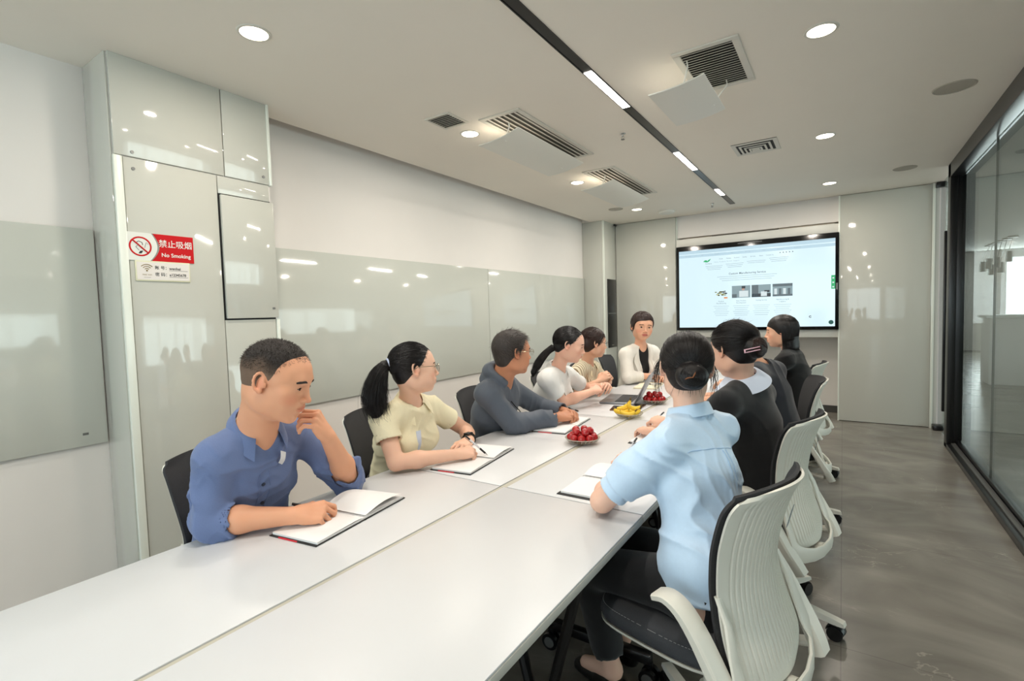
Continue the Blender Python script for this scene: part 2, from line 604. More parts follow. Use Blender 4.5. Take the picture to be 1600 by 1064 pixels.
# sliding glass door beside the post
dr = empty('door_1', (XG + 0.055, 6.85, 0))
struct(dr, 'frameless glass door with a long black pull handle')
MB().box(-0.006, 0.006, -0.42, 0.385, 0.02, CZ - 0.02, bev=0.002).build('pane', M_PANE, dr)
MB().box(-0.05, -0.022, -0.235, -0.195, 0.30, 2.13, bev=0.004).cyl((-0.03, -0.215, 0.5), (0, -0.215, 0.5), 0.01, seg=12).cyl((-0.03, -0.215, 1.9), (0, -0.215, 1.9), 0.01, seg=12).build('pull_handle', M_BLACK, dr)
MB().box(-0.05, 0.02, 0.33, 0.39, CZ - 0.06, CZ - 0.004, bev=0.004).build('top_bracket', M_BLACK, dr)
MB().box(-0.06, 0.03, 0.25, 0.38, 0.0, 0.055, bev=0.01).build('floor_pivot', M_BLACK, dr)
MB().box(-0.075, -0.050, 0.385, 0.400, 0.0, CZ, bev=0.002).build('edge_strip', M_EDGE, dr)

# ---- glass writing boards
def board(name, y0, y1, z0, z1, label, logo=None):
    o = empty(name, (-3.215, (y0 + y1) / 2, z0))
    tag(o, label, 'whiteboard', 'glass writing boards on the left wall')
    h = (y1 - y0) / 2
    MB().box(0.009, 0.017, -h, h, 0, z1 - z0, bev=0.0015).build('glass_panel', M_BOARD, o)
    MB().box(0, 0.009, -h + 0.05, h - 0.05, 0.05, z1 - z0 - 0.05).build('backing', M_GREY, o, smooth=0)
    if logo:
        MB().box(0.0165, 0.0175, logo[0] - 0.012, logo[0] + 0.012, logo[1] - 0.006, logo[1] + 0.006).build('maker_plate', M_GREY, o, smooth=0)
    return o


board('glass_whiteboard', -1.3, 0.968, 0.815, 1.912, 'frosted glass writing board at the left edge, before the column', (1.134 - 0.09, 0.06))
board('glass_whiteboard', 1.80, 4.372, 0.812, 1.915, 'long white glass writing board between column and the dark panel seam')
board('glass_whiteboard', 4.378, 6.775, 0.812, 1.915, 'white glass writing board at the far end reflecting the screen')

# ---- ceiling fittings
def downlight(x, y, label):
    o = empty('downlight', (x, y, CZ))
    tag(o, label, 'ceiling light', 'round recessed downlights')
    MB().lathe([(0.058, -0.001), (0.060, -0.005), (0.070, -0.004), (0.074, 0.0)], seg=32).build('trim_ring', M_WHITEV, o)
    MB().cyl((0, 0, -0.0005), (0, 0, -0.0035), 0.0585, seg=32).build('diffuser', M_LAMP, o)
    area_light('downlight_lamp', (x, y, CZ - 0.02), (0, 0, 0), 0.11, 0.11, 7.0, WARM, 'DISK')
    return o


for x, y, l in ((-2.235, 1.317, 'round downlight nearest the camera on the left'), (-2.25, 2.91, 'lit round downlight beside the small square vent'),
                (-2.242, 4.642, 'lit round downlight between the two left air outlets'), (-2.231, 6.358, 'farthest left downlight near the end wall'),
                (-0.094, 2.876, 'round downlight at the top right of the ceiling'), (-0.123, 4.638, 'right hand downlight, second from the camera'),
                (-0.128, 6.44, 'farthest right downlight near the screen'),
                (-0.10, 1.15, 'downlight above the camera on the right'), (-0.10, -0.6, 'downlight behind the camera')):
    downlight(x, y, l)

tr = empty('ceiling_track_light', (-1.165, 3.0, CZ))
tag(tr, 'long black recessed ceiling track with lit segments', 'ceiling light')
segs = [(0.35, 0.90), (2.573, 3.154), (4.306, 4.939), (5.90, 6.24)]
MB().box(-0.030, -0.024, -4.5, 3.84, -0.006, 0).box(0.024, 0.030, -4.5, 3.84, -0.006, 0).box(-0.024, 0.024, -4.5, 3.84, -0.003, 0).box(-0.03, 0.03, 3.84, 3.845, -0.006, 0).build('channel', M_BLACK, tr, smooth=0)
for a, b in segs:
    MB().box(-0.024, 0.024, a - 3, b - 3, -0.006, -0.0032).build('diffuser', M_TRACKLAMP, tr, smooth=0)
    area_light('track_lamp', (-1.165, (a + b) / 2, CZ - 0.02), (0, 0, 0), 0.045, b - a, 13 * (b - a) / 0.6, (1.0, 0.95, 0.87))


def vent_square(x0, x1, y0, y1, n, label, axis='x', frame=0.03, dark=M_DARKSLOT, cat='vent', rec=0.0):
    o = empty('ceiling_vent', ((x0 + x1) / 2, (y0 + y1) / 2, CZ))
    tag(o, label, cat)
    w, d = (x1 - x0) / 2, (y1 - y0) / 2
    f = MB()
    f.box(-w, w, -d, -d + frame, -0.008, 0, bev=0.002).box(-w, w, d - frame, d, -0.008, 0, bev=0.002)
    f.box(-w, -w + frame, -d + frame, d - frame, -0.008, 0, bev=0.002).box(w - frame, w, -d + frame, d - frame, -0.008, 0, bev=0.002)
    f.build('vent_frame', M_WHITEV, o)
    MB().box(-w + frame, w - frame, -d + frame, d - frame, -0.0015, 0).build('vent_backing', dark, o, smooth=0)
    sl = None
    L = (2 * d if axis == 'x' else 2 * w) - 2 * frame
    for i in range(n):
        c = -L / 2 + (i + 0.5) * L / n
        t = L / n
        if sl is None:
            m = MB()
            if axis == 'x':
                m.prism([(0.26 * t, -0.001), (0.40 * t, -0.001), (-0.02 * t, -0.0085), (-0.22 * t, -0.0085)], -w + frame, w - frame, 'x')
            else:
                m.prism([(-0.30 * t, -0.001), (-0.18 * t, -0.001), (0.34 * t, -0.008), (0.22 * t, -0.009)], -d + frame, d - frame, 'y')
            sl = m.build('slat', M_WHITEV, o, smooth=0)
            s = sl
        else:
            s = sl.copy()
            COL.objects.link(s)
        s.location = (0, c, 0) if axis == 'x' else (c, 0, 0)
    return o


def deflector(o, x0, x1, y0, y1, zl, zr, arms, flip=False):
    """curved white air deflector sheet hung under an outlet, local to o"""
    def fn(u, v):
        k = u ** 2.2
        return (x0 + (x1 - x0) * u, y0 + (y1 - y0) * v, zl + (zr - zl) * k)
    MB().grid(fn, 14, 2, thick=0.006).build('air_deflector', M_WHITE, o, smooth=60)
    for (ax, ay, bx, bz) in arms:
        MB().tube([(ax, ay, 0.0), (ax + 0.004, ay, -0.03), (bx, ay, bz + 0.02), (bx, ay, bz)], 0.007, 8, flat=(1, 0.55)).build('hanger', M_WHITE, o)


v1 = vent_square(-2.325, -2.118, 2.515, 2.735, 8, 'small square slatted vent beside the near left downlight', 'x', 0.018)
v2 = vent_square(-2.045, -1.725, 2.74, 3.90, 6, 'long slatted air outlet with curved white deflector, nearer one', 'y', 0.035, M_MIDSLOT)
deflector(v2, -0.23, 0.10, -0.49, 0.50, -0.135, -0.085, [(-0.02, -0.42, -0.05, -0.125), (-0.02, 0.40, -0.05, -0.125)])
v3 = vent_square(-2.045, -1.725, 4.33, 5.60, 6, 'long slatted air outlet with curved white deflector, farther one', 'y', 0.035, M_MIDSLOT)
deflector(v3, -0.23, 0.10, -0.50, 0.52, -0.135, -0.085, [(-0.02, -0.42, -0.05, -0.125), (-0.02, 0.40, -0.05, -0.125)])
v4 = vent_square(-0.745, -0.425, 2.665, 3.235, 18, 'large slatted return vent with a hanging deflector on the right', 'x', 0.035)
deflector(v4, -0.30, -0.01, -0.22, 0.33, -0.15, -0.115, [(-0.11, -0.16, -0.13, -0.14), (0.02, 0.20, -0.05, -0.13)])
# square diffuser with nested rings
v5 = empty('ceiling_vent', (-0.60, 4.59, CZ))
tag(v5, 'small square ceiling diffuser with nested frames', 'vent')
MB().box(-0.165, 0.165, -0.17, 0.17, -0.002, 0).build('vent_backing', M_DARKSLOT, v5, smooth=0)
for k, (a, t, z) in enumerate(((0.165, 0.030, -0.006), (0.115, 0.016, -0.012), (0.080, 0.014, -0.018), (0.048, 0.014, -0.022))):
    m = MB()
    for sx, sy in ((1, 0), (-1, 0), (0, 1), (0, -1)):
        if sx:
            m.box(min(sx * a, sx * (a - t)), max(sx * a, sx * (a - t)), -a, a, z, z + 0.004)
        else:
            m.box(-a + t, a - t, min(sy * a, sy * (a - t)), max(sy * a, sy * (a - t)), z, z + 0.004)
    m.build('louvre_ring', M_WHITEV, v5, smooth=0)
MB().box(-0.028, 0.028, -0.028, 0.028, -0.024, -0.018).build('centre_plate', M_WHITEV, v5, smooth=0)

M_GRILLE = mat('speaker_grille', (178, 172, 160), 0.8, bump=0.4, bscale=400)
for x, y, r, l in ((0.56, 4.12, 0.105, 'round grey ceiling speaker nearer the camera by the glass wall'), (0.495, 6.24, 0.095, 'round grey ceiling speaker by the glass wall, far one'),
                   (-2.44, 6.16, 0.09, 'round grey ceiling speaker near the far column')):
    o = empty('ceiling_speaker', (x, y, CZ))
    tag(o, l, 'speaker', 'round ceiling speakers')
    MB().lathe([(r - 0.008, -0.001), (r - 0.006, -0.006), (r, -0.004), (r + 0.002, 0)], seg=36).build('trim_ring', M_GRILLE, o)
    MB().lathe([(0.0005, -0.006), (r * 0.6, -0.0055), (r - 0.007, -0.003)], seg=36).build('grille', M_GRILLE, o)
o = empty('smoke_detector', (-1.96, 6.74, CZ))
tag(o, 'round white disc fitting on the ceiling before the end wall', 'ceiling fitting')
MB().lathe([(0.105, 0), (0.105, -0.02), (0.095, -0.03), (0.05, -0.034), (0.001, -0.034)], seg=36).build('housing', M_WHITE, o)
for x, y, l in ((-1.365, 3.609, 'sprinkler head beside the ceiling track, nearer one'), (-1.37, 6.665, 'sprinkler head near the far end of the track')):
    o = empty('sprinkler_head', (x, y, CZ))
    tag(o, l, 'sprinkler', 'ceiling sprinklers')
    MB().lathe([(0.022, 0), (0.020, -0.004), (0.008, -0.006), (0.006, -0.02), (0.0005, -0.022)], seg=20).build('body', M_CHROME, o)
    MB().tube([(-0.008, 0, -0.018), (-0.011, 0, -0.028), (-0.006, 0, -0.04)], 0.0016, 6).tube([(0.008, 0, -0.018), (0.011, 0, -0.028), (0.006, 0, -0.04)], 0.0016, 6).cyl((0, 0, -0.018), (0, 0, -0.04), 0.002, seg=8).cyl((0, 0, -0.040), (0, 0, -0.043), 0.014, seg=16).build('deflector', M_GREY, o)

# ---- counter and pendants in the neighbouring office
rc = empty('reception_counter', (3.2, 11.4, 0))
tag(rc, 'white reception counter seen through the glass partition', 'counter')
MB().box(-1.15, 1.6, 0, 0.6, 0.0, 1.12, bev=0.01).build('front_panel', M_WALL, rc)
MB().box(-1.2, 1.65, -0.05, 0.65, 1.12, 1.17, bev=0.012).build('counter_top', M_WHITE, rc)
MB().box(-0.62, -0.60, -0.012, 0.0, 0.02, 1.12).build('panel_joint', M_EDGE, rc, smooth=0)
bx = MB().box(3.05, 3.5, 10.9, 11.3, 0, 0.42, bev=0.01).box(3.03, 3.52, 10.88, 11.32, 0.42, 0.45, bev=0.006).build('storage_box', mat('beige_box', (150, 140, 122), 0.6))
tag(bx, 'low beige box beside the counter beyond the glass', 'box')
M_CORD = mat('pendant_grey', (126, 124, 118), 0.5)
spots = [(3.06, 15.1, 3.16, 15.9, 2.42), (3.06, 15.55, 3.06, 16.1, 2.19), (3.06, 16.0, 2.98, 15.95, 2.30), (3.05, 16.4, 2.92, 16.2, 2.15), (3.05, 16.8, 2.86, 16.1, 2.29), (3.06, 17.2, 2.80, 16.4, 2.24)]
for i, (cx, cy, px_, py_, pz) in enumerate(spots):
    o = empty('pendant_lamp', (cx, cy, 2.80))
    tag(o, 'small grey cylinder pendant hanging on a thin cord beyond the glass', 'pendant lamp', 'cluster of grey pendants beyond the glass')
    MB().cyl((0, 0, 0), (0, 0, -0.03), 0.09, seg=20).build('canopy', M_CORD, o)
    MB().tube([(0, 0, -0.02), (px_ - cx, py_ - cy, pz + 0.12 - 2.8)], 0.006, 6).build('cord', M_CORD, o)
    MB().lathe([(0.01, 0.12), (0.055, 0.115), (0.058, -0.12), (0.05, -0.125), (0.045, -0.05)], (px_ - cx, py_ - cy, pz - 2.8), 20).build('shade', M_CORD, o)

# ---- screen unit on the end wall
su = empty('screen_surround', (-1.02, YB, 0))
tag(su, 'shallow white cabinet surround framing the big screen', 'cabinet')
MB().box(-0.965, 0.97, 0.02, 0.40, 2.30, 2.405, bev=0.004).build('top_box', M_WHITE, su)
MB().box(-0.965, 0.97, 0.02, 0.40, 1.022, 1.118, bev=0.004).build('bottom_ledge', M_WHITE, su)
MB().box(-0.965, 0.97, 0.06, 0.40, 1.118, 2.30).build('back_box', M_WHITE, su, smooth=0)
MB().box(-0.86, -0.50, 0.10, 0.30, 2.405, 2.425, bev=0.003).build('beige_bar', mat('darker_beige', (168, 158, 142), 0.5), su)  # two darker beige bars in the gap above the cabinet top
MB().box(0.32, 0.93, 0.10, 0.30, 2.405, 2.43, bev=0.003).build('beige_bar', MATS['darker_beige'], su)
tv = empty('wall_screen', (-1.005, YB, 1.706))
tag(tv, 'large black framed flat screen showing a pale web page', 'screen')
M_BEZEL = mat('screen_bezel', (12, 12, 14), 0.15)
MB().box(-0.963, 0.963, -0.045, 0.058, -0.585, 0.586, bev=0.006).build('bezel', M_BEZEL, tv)
M_SCR = mat('screen_glow', (20, 22, 24), 0.12, emit=(214, 238, 246), estr=0.92)
MB().box(-0.925, 0.925, -0.0475, -0.044, -0.545, 0.520).build('display', M_SCR, tv, smooth=0)
MB().box(-0.16, 0.13, -0.0485, -0.045, 0.560, 0.565).build('badge_strip', M_GREY, tv, smooth=0)
MB().box(0.935, 0.950, -0.0485, -0.045, -0.10, -0.02).build('button_strip', M_GREY, tv, smooth=0)


def tvm(name, rgb, s=0.8):
    return mat('screen_' + name, (8, 8, 8), 0.3, emit=rgb, estr=s)


T_TXT = tvm('text', (110, 124, 130), 0.8)
T_PALE = tvm('pale', (168, 190, 200), 0.8)
T_GREEN = tvm('green', (40, 180, 110), 0.8)
T_BAR = tvm('bar', (192, 222, 236), 0.8)


def tvrect(name, x0, x1, z0, z1, m, lift=0.0005):
    return MB().box(x0, x1, -0.0476 - lift, -0.0474, z0, z1).build(name, m, tv, smooth=0)


def tvtext(s, x, z, size, m=T_TXT, align='CENTER', bold=0.0):
    M = Matrix.Translation((x, -0.0484, z)) @ Matrix.Rotation(PI / 2, 4, 'X')
    return text_obj('screen_text', s, size, M, m, tv, align, 0.0001, bold)


tvrect('browser_bar', -0.925, 0.925, 0.475, 0.520, T_BAR)
tvrect('browser_bar', -0.925, 0.925, 0.425, 0.462, T_BAR)
tvtext('Home  Products  Services  Support', -0.30, 0.340, 0.022, T_PALE)
for i in range(7):
    tvtext(['Home', 'Markets', 'Products', 'Quality', 'Services', 'News', 'Contact Us'][i], -0.37 + i * 0.098, 0.378, 0.019)
for i in range(8):
    tvtext(['Search page', 'Mail', 'Translate', 'Map', 'New page', 'Video', 'Documents', 'Bookmarks'][i], -0.80 + i * 0.19, 0.446, 0.016, T_PALE)
for i in range(5):
    tvrect('screen_icon', 0.33 + i * 0.035, 0.342 + i * 0.035, 0.392, 0.404, T_TXT)
lf = MB()
lf.prism([(-0.60, 0.355), (-0.575, 0.375), (-0.55, 0.372), (-0.545, 0.358), (-0.535, 0.372), (-0.515, 0.382), (-0.50, 0.392), (-0.512, 0.366), (-0.53, 0.350), (-0.548, 0.344), (-0.57, 0.348)], -0.0482, -0.0474, 'y')
lf.build('leaf_logo', T_GREEN, tv, smooth=0)
tvtext('Century', -0.53, 0.325, 0.026)
for cx, cy, n in ((-0.46, 0.285, 3), (-0.20, 0.30, 3), (0.06, 0.315, 2), (0.32, 0.335, 3)):
    for k in range(n):
        w = (0.11, 0.10, 0.085)[k]
        tvrect('text_line', cx - w, cx + w, cy - k * 0.022, cy - k * 0.022 + 0.005, T_PALE)
tvtext('Custom Manufacturing Service', -0.05, 0.170, 0.036, T_TXT, bold=0.0005)
for k, w in enumerate((0.36, 0.33, 0.30)):
    tvrect('text_line', -0.06 - w, -0.06 + w, 0.132 - k * 0.026, 0.137 - k * 0.026, T_PALE)
# the four pictures
T_W = tvm('white', (222, 236, 238)); T_G1 = tvm('grey', (92, 106, 112)); T_G2 = tvm('mid', (140, 162, 168)); T_D = tvm('dark', (46, 52, 58))
T_OL = tvm('olive', (124, 132, 56)); T_OR = tvm('orange', (236, 150, 90)); T_SK = tvm('skin', (205, 160, 140)); T_YE = tvm('yellow', (190, 186, 110))
rnd = random.Random(3)
gm = {T_OL: MB(), T_YE: MB(), T_D: MB()}
for k in range(34):
    m = (T_OL, T_YE, T_D)[k % 3]
    a, b = -0.44 + rnd.random() * 0.135, -0.115 + rnd.random() * 0.055
    gm[m].box(a - 0.012, a + 0.012, -0.0482 - 0.0002 * (k % 3), -0.0474, b - 0.006, b + 0.006)
for m, g in gm.items():
    g.build('picture_greens', m, tv, smooth=0)
tvrect('picture_dish', -0.335, -0.29, -0.158, -0.138, T_OR)
for x0, kind in ((-0.235, 0), (0.005, 1), (0.25, 2)):
    z0, z1 = -0.155, 0.005
    tvrect('picture', x0, x0 + 0.225, z0, z1, (T_G2, T_G2, T_G2)[kind])
    if kind == 0:
        tvrect('picture_coat', x0 + 0.09, x0 + 0.20, z0 + 0.01, z0 + 0.09, T_W, 0.0009)
        tvrect('picture_hair', x0 + 0.12, x0 + 0.165, z1 - 0.04, z1 - 0.008, T_D, 0.0009)
        tvrect('picture_face', x0 + 0.125, x0 + 0.155, z1 - 0.062, z1 - 0.04, T_SK, 0.0009)
        tvrect('picture_bench', x0, x0 + 0.06, z0, z0 + 0.05, T_G1, 0.0009)
    elif kind == 1:
        tvrect('picture_shelf', x0, x0 + 0.08, z0, z1, T_G1, 0.0009)
        tvrect('picture_bench', x0, x0 + 0.225, z0, z0 + 0.045, T_D, 0.0009)
        tvrect('picture_coat', x0 + 0.11, x0 + 0.18, z0 + 0.01, z0 + 0.07, T_W, 0.0012)
        tvrect('picture_shade', x0 + 0.15, x0 + 0.21, z0 + 0.06, z0 + 0.085, T_D, 0.0012)
    else:
        tvrect('picture_beams', x0, x0 + 0.225, z1 - 0.035, z1, T_G1, 0.0009)
        for k in range(4):
            tvrect('picture_coat', x0 + 0.02 + k * 0.05, x0 + 0.05 + k * 0.05, z0 + 0.02, z0 + 0.10, (T_W, T_G1)[k % 2], 0.0012)
        tvrect('picture_bench', x0, x0 + 0.225, z0, z0 + 0.025, T_G1, 0.0014)
for cx, t1, t2 in ((-0.37, 'Product', 'Manufacturing'), (-0.122, 'New Product', 'Development'), (0.118, 'Testing Service', ''), (0.363, 'Manufacturing &', 'Logistics')):
    tvtext(t1, cx, -0.195, 0.022)
    if t2:
        tvtext(t2, cx, -0.222, 0.022)
    for k in range(6):
        w = 0.10 - 0.012 * (k % 3)
        tvrect('text_line', cx - w, cx + w, -0.262 - k * 0.025, -0.258 - k * 0.025, T_PALE)
tvrect('side_button', 0.885, 0.925, -0.09, 0.075, T_GREEN)
for k in range(3):
    tvrect('button_mark', 0.896, 0.914, -0.075 + k * 0.054, -0.058 + k * 0.054, T_W, 0.0009)
MB().cyl((0.885, -0.0482, -0.495), (0.885, -0.0474, -0.495), 0.026, seg=24).build('round_button', tvm('deep', (20, 84, 76)), tv)
tvtext('C', 0.665, -0.425, 0.034, T_D, bold=0.002)

# ---- slim black device on the far column
dv = empty('wall_device', (-2.885, 7.055, 0.88))
tag(dv, 'tall slim black panel device mounted beside the corner', 'device')
MB().box(0, 0.012, -0.16, 0.16, 0, 1.015, bev=0.003).build('housing', M_BEZEL, dv)
MB().box(0.012, 0.014, -0.155, 0.155, 0.505, 0.515).build('divider_strip', M_GREY, dv, smooth=0)
MB().box(0.012, 0.0135, -0.04, 0.04, 0.03, 0.045).build('badge', M_GREY, dv, smooth=0)
br_ = MB().box(-2.885, -2.86, 7.18, 7.24, CZ - 0.03, CZ - 0.002, bev=0.003).build('camera_bracket', M_BLACK)
tag(br_, 'small black bracket in the corner under the ceiling', 'bracket')

# ---- signs on the near column (text faces +x)
RX = Matrix(((0, 0, 1, 0), (1, 0, 0, 0), (0, 1, 0, 0), (0, 0, 0, 1)))   # local x->world y, y->z, z->x
sg = empty('no_smoking_sign', (-2.92, 1.163, 1.810))
tag(sg, 'red and white no smoking sign with Chinese lettering', 'sign')
M_RED = mat('sign_red', (196, 8, 18), 0.45, spec=0.25)
M_SWH = mat('sign_white', (226, 227, 220), 0.3)
M_SGR = mat('sign_grey', (140, 138, 132), 0.4)
M_SBK = mat('sign_black', (30, 30, 30), 0.4)
Hs, Ws = 0.069, 0.148
arc = []
for k in range(13):
    t = k / 12
    arc.append((-0.032 + 0.050 * math.sin(PI * (0.18 + 0.74 * t)) - 0.030 - 0.024 * (1 - t), -Hs + 2 * Hs * t))
MB().prism([(-Ws, -Hs)] + [(a[0] + 0.004, a[1]) for a in arc] + [(-Ws, Hs)], 0.0, 0.005, 'z', RX).build('white_plate', M_SWH, sg)
MB().prism([(a[0] + 0.003, a[1]) for a in arc] + [(a[0] + 0.012 - 0.004 * abs(2 * i / 12 - 1), a[1]) for i, a in reversed(list(enumerate(arc)))], 0.0, 0.0052, 'z', RX).build('grey_edge', M_SGR, sg, smooth=0)
MB().prism([(a[0] + 0.010, a[1]) for a in arc] + [(Ws, Hs), (Ws, -Hs)], 0.0, 0.0048, 'z', RX).build('red_plate', M_RED, sg)
cx, cy = -0.096, 0.0
MB().tube([(cx + 0.045 * math.cos(2 * PI * k / 40), cy + 0.045 * math.sin(2 * PI * k / 40), 0.0055) for k in range(40)], 0.0038, 6, closed=True, M=RX, flat=(1, 0.3)).tube([(cx - 0.033, cy + 0.031, 0.0056), (cx + 0.033, cy - 0.031, 0.0056)], 0.0036, 6, M=RX, flat=(1, 1)).build('ban_ring', M_RED, sg)
MB().prism([(cx - 0.010, cy - 0.036), (cx + 0.004, cy - 0.034), (cx + 0.011, cy - 0.020), (cx - 0.002, cy - 0.022)], 0.005, 0.0056, 'z', RX).build('cigarette_tip', M_SBK, sg, smooth=0)
MB().tube([(cx - 0.006, cy - 0.020, 0.0053), (cx - 0.02, cy - 0.003, 0.0053), (cx - 0.012, cy + 0.004, 0.0053)], 0.0012, 5, M=RX).tube([(cx - 0.018, cy + 0.018, 0.0053), (cx - 0.006, cy + 0.026, 0.0053), (cx + 0.008, cy + 0.020, 0.0053), (cx + 0.01, cy + 0.008, 0.0053)], 0.0016, 5, M=RX).tube([(cx + 0.018, cy - 0.006, 0.0053), (cx + 0.026, cy + 0.022, 0.0053), (cx + 0.034, cy + 0.012, 0.0053)], 0.0009, 5, M=RX).build('smoke_lines', M_SBK, sg)
text_obj('sign_text', '禁止吸烟', 0.041, RX @ Matrix.Translation((0.063, 0.020, 0.0052)), M_SWH, sg, 'CENTER', 0.0003, 0.0003, 0.96)
text_obj('sign_text', 'No Smoking', 0.0275, RX @ Matrix.Translation((0.063, -0.036, 0.0052)), M_SWH, sg, 'CENTER', 0.0003, 0.0004, 1.0)
wf = empty('wifi_sign', (-2.92, 1.163, 1.690))
tag(wf, 'small cream wifi notice below the no smoking sign', 'sign')
MB().box(0, 0.006, -0.124, 0.124, -0.051, 0.051, bev=0.002).build('plate', mat('cream_plate', (222, 220, 190), 0.35), wf)
MB().box(0.006, 0.0068, -0.118, 0.119, -0.044, 0.044).build('paper', mat('paper_pinkish', (228, 222, 216), 0.5), wf, smooth=0)
M_GOLD = mat('wifi_bronze', (132, 112, 60), 0.5)
g = MB()
for r in (0.012, 0.022, 0.032):
    g.tube([(-0.075 + r * math.sin(a), 0.0 + r * math.cos(a), 0.0068) for a in np.linspace(-0.85, 0.85, 12)], 0.0020, 5, M=RX)
g.ball((-0.075, 0.001, 0.0068), 0.004, M=RX)
g.build('wifi_symbol', M_GOLD, wf)
text_obj('sign_text', 'FREE WIFI', 0.0095, RX @ Matrix.Translation((-0.075, -0.020, 0.0069)), M_GOLD, wf, 'CENTER', 0.0002)
text_obj('sign_text', '账 号：', 0.020, RX @ Matrix.Translation((-0.040, 0.017, 0.0069)), M_SBK, wf, 'LEFT', 0.0002, 0.0003)
text_obj('sign_text', '密 码：', 0.020, RX @ Matrix.Translation((-0.040, -0.017, 0.0069)), M_SBK, wf, 'LEFT', 0.0002, 0.0003)
text_obj('sign_text', 'wenhai', 0.019, RX @ Matrix.Translation((0.025, 0.016, 0.0069)), M_SBK, wf, 'LEFT', 0.0002, 0.0005)
text_obj('sign_text', 'a12345678', 0.019, RX @ Matrix.Translation((0.025, -0.017, 0.0069)), M_SBK, wf, 'LEFT', 0.0002, 0.0005, 0.93)
MB().box(0.0068, 0.0072, 0.024, 0.112, 0.005, 0.0065).box(0.0068, 0.0072, 0.024, 0.112, -0.029, -0.0275).box(0.0068, 0.0072, -0.090, -0.060, -0.033, -0.032).build('rule_line', M_SBK, wf, smooth=0)

# ---- conference tables: two rows of four
TZ = 0.75
M_TOP = mat('white_laminate', (212, 213, 215), 0.34, noise=0.006, nscale=6)
M_TEDGE = mat('grey_table_edge', (196, 194, 186), 0.4)
M_TLEG = mat('black_table_leg', (14, 14, 15), 0.3)
ys = [0.175, 1.562, 2.948, 4.334, 5.720]
tproto = {}


def table(x0, x1, y0, y1, label):
    o = empty('folding_table', ((x0 + x1) / 2, (y0 + y1) / 2, 0))
    tag(o, label, 'table', 'white flip top tables pushed together')
    w, d = (x1 - x0) / 2, (y1 - y0) / 2 - 0.0015
    MB().box(-w + 0.002, w - 0.002, -d + 0.002, d - 0.002, TZ - 0.006, TZ, bev=0.001).build('tabletop', M_TOP, o)
    MB().box(-w, w, -d, d, TZ - 0.028, TZ - 0.0062, bev=0.002).build('edge_band', M_TEDGE, o)
    for sy in (-1, 1):
        yy = sy * (d - 0.22)
        MB().tube([(-0.18, yy, TZ - 0.04), (-0.02, yy, 0.12)], 0.018, 8).build('leg', M_TLEG, o)
        MB().tube([(0.18, yy, TZ - 0.04), (0.02, yy, 0.12)], 0.018, 8).build('leg', M_TLEG, o)
        MB().box(-0.22, 0.22, yy - 0.02, yy + 0.02, 0.085, 0.125, bev=0.008).build('foot_bar', M_TLEG, o)
        for sx in (-1, 1):
            c = MB().cyl((sx * 0.21, yy - 0.028, 0.035), (sx * 0.21, yy - 0.010, 0.035), 0.034, seg=24).cyl((sx * 0.21, yy + 0.010, 0.035), (sx * 0.21, yy + 0.028, 0.035), 0.034, seg=24).box(sx * 0.21 - 0.012, sx * 0.21 + 0.012, yy - 0.01, yy + 0.01, 0.03, 0.09).build('caster', M_TLEG, o)
            MB().cyl((sx * 0.21, yy - 0.031, 0.035), (sx * 0.21, yy - 0.028, 0.035), 0.022, seg=20).build('hub_cap', M_GREY, c)
            MB().cyl((sx * 0.21, yy + 0.028, 0.035), (sx * 0.21, yy + 0.031, 0.035), 0.022, seg=20).build('hub_cap', M_GREY, c)
    MB().box(-0.02, 0.02, -d + 0.22, d - 0.22, TZ - 0.16, TZ - 0.10, bev=0.004).build('cross_beam', M_TLEG, o)
    return o


for i in range(4):
    n = ('nearest the camera', 'second from the camera', 'third from the camera', 'at the far end')[i]
    table(-1.667, -1.112 if i == 0 else -1.114, ys[i], ys[i + 1], 'white topped folding table, left row, %s' % n)
    table(-1.098 if i == 0 else -1.087, -0.542, ys[i], ys[i + 1], 'white topped folding table, right row, %s' % n)
# grey filler strip in the middle gap
MB2 = MB().box(-1.1135, -1.0965, ys[0], ys[1], TZ - 0.02, TZ - 0.004).box(-1.1135, -1.0875, ys[1], ys[4], TZ - 0.02, TZ - 0.003).build('cable_strip', mat('cable_strip_grey', (188, 184, 170), 0.5))
tag(MB2, 'narrow grey strip filling the gap between the two table rows', 'cable channel')

# ================================================================== CHAIRS
M_MESH = mat('chair_mesh_fabric', (52, 52, 54), 0.85, noise=0.10, nscale=500, bump=0.8, bscale=420, bdist=0.0015)
M_SEAT = mat('seat_fabric', (62, 64, 68), 0.9, noise=0.06, nscale=300, bump=0.3, bscale=500)
M_CHW = mat('chair_white_shell', (230, 227, 216), 0.42)
M_CAST = mat('caster_black', (18, 18, 19), 0.35)
M_STITCH = mat('stitch_grey', (150, 150, 148), 0.8)
M_STICK = mat('sticker_grey', (150, 156, 158), 0.5, noise=0.15, nscale=200)


_IC = {}


def interp(x, xs, ys):
    """smoothed piecewise interpolation"""
    key = (tuple(xs), tuple(ys))
    if key not in _IC:
        g = np.linspace(xs[0], xs[-1], 241)
        v = np.interp(g, xs, ys)
        w = 13
        for _ in range(2):
            vp = np.concatenate([2 * v[0] - v[w:0:-1], v, 2 * v[-1] - v[-2:-w - 2:-1]])
            v = np.convolve(vp, np.ones(2 * w + 1) / (2 * w + 1), 'valid')
        _IC[key] = (g, v)
    return float(np.interp(x, *_IC[key]))


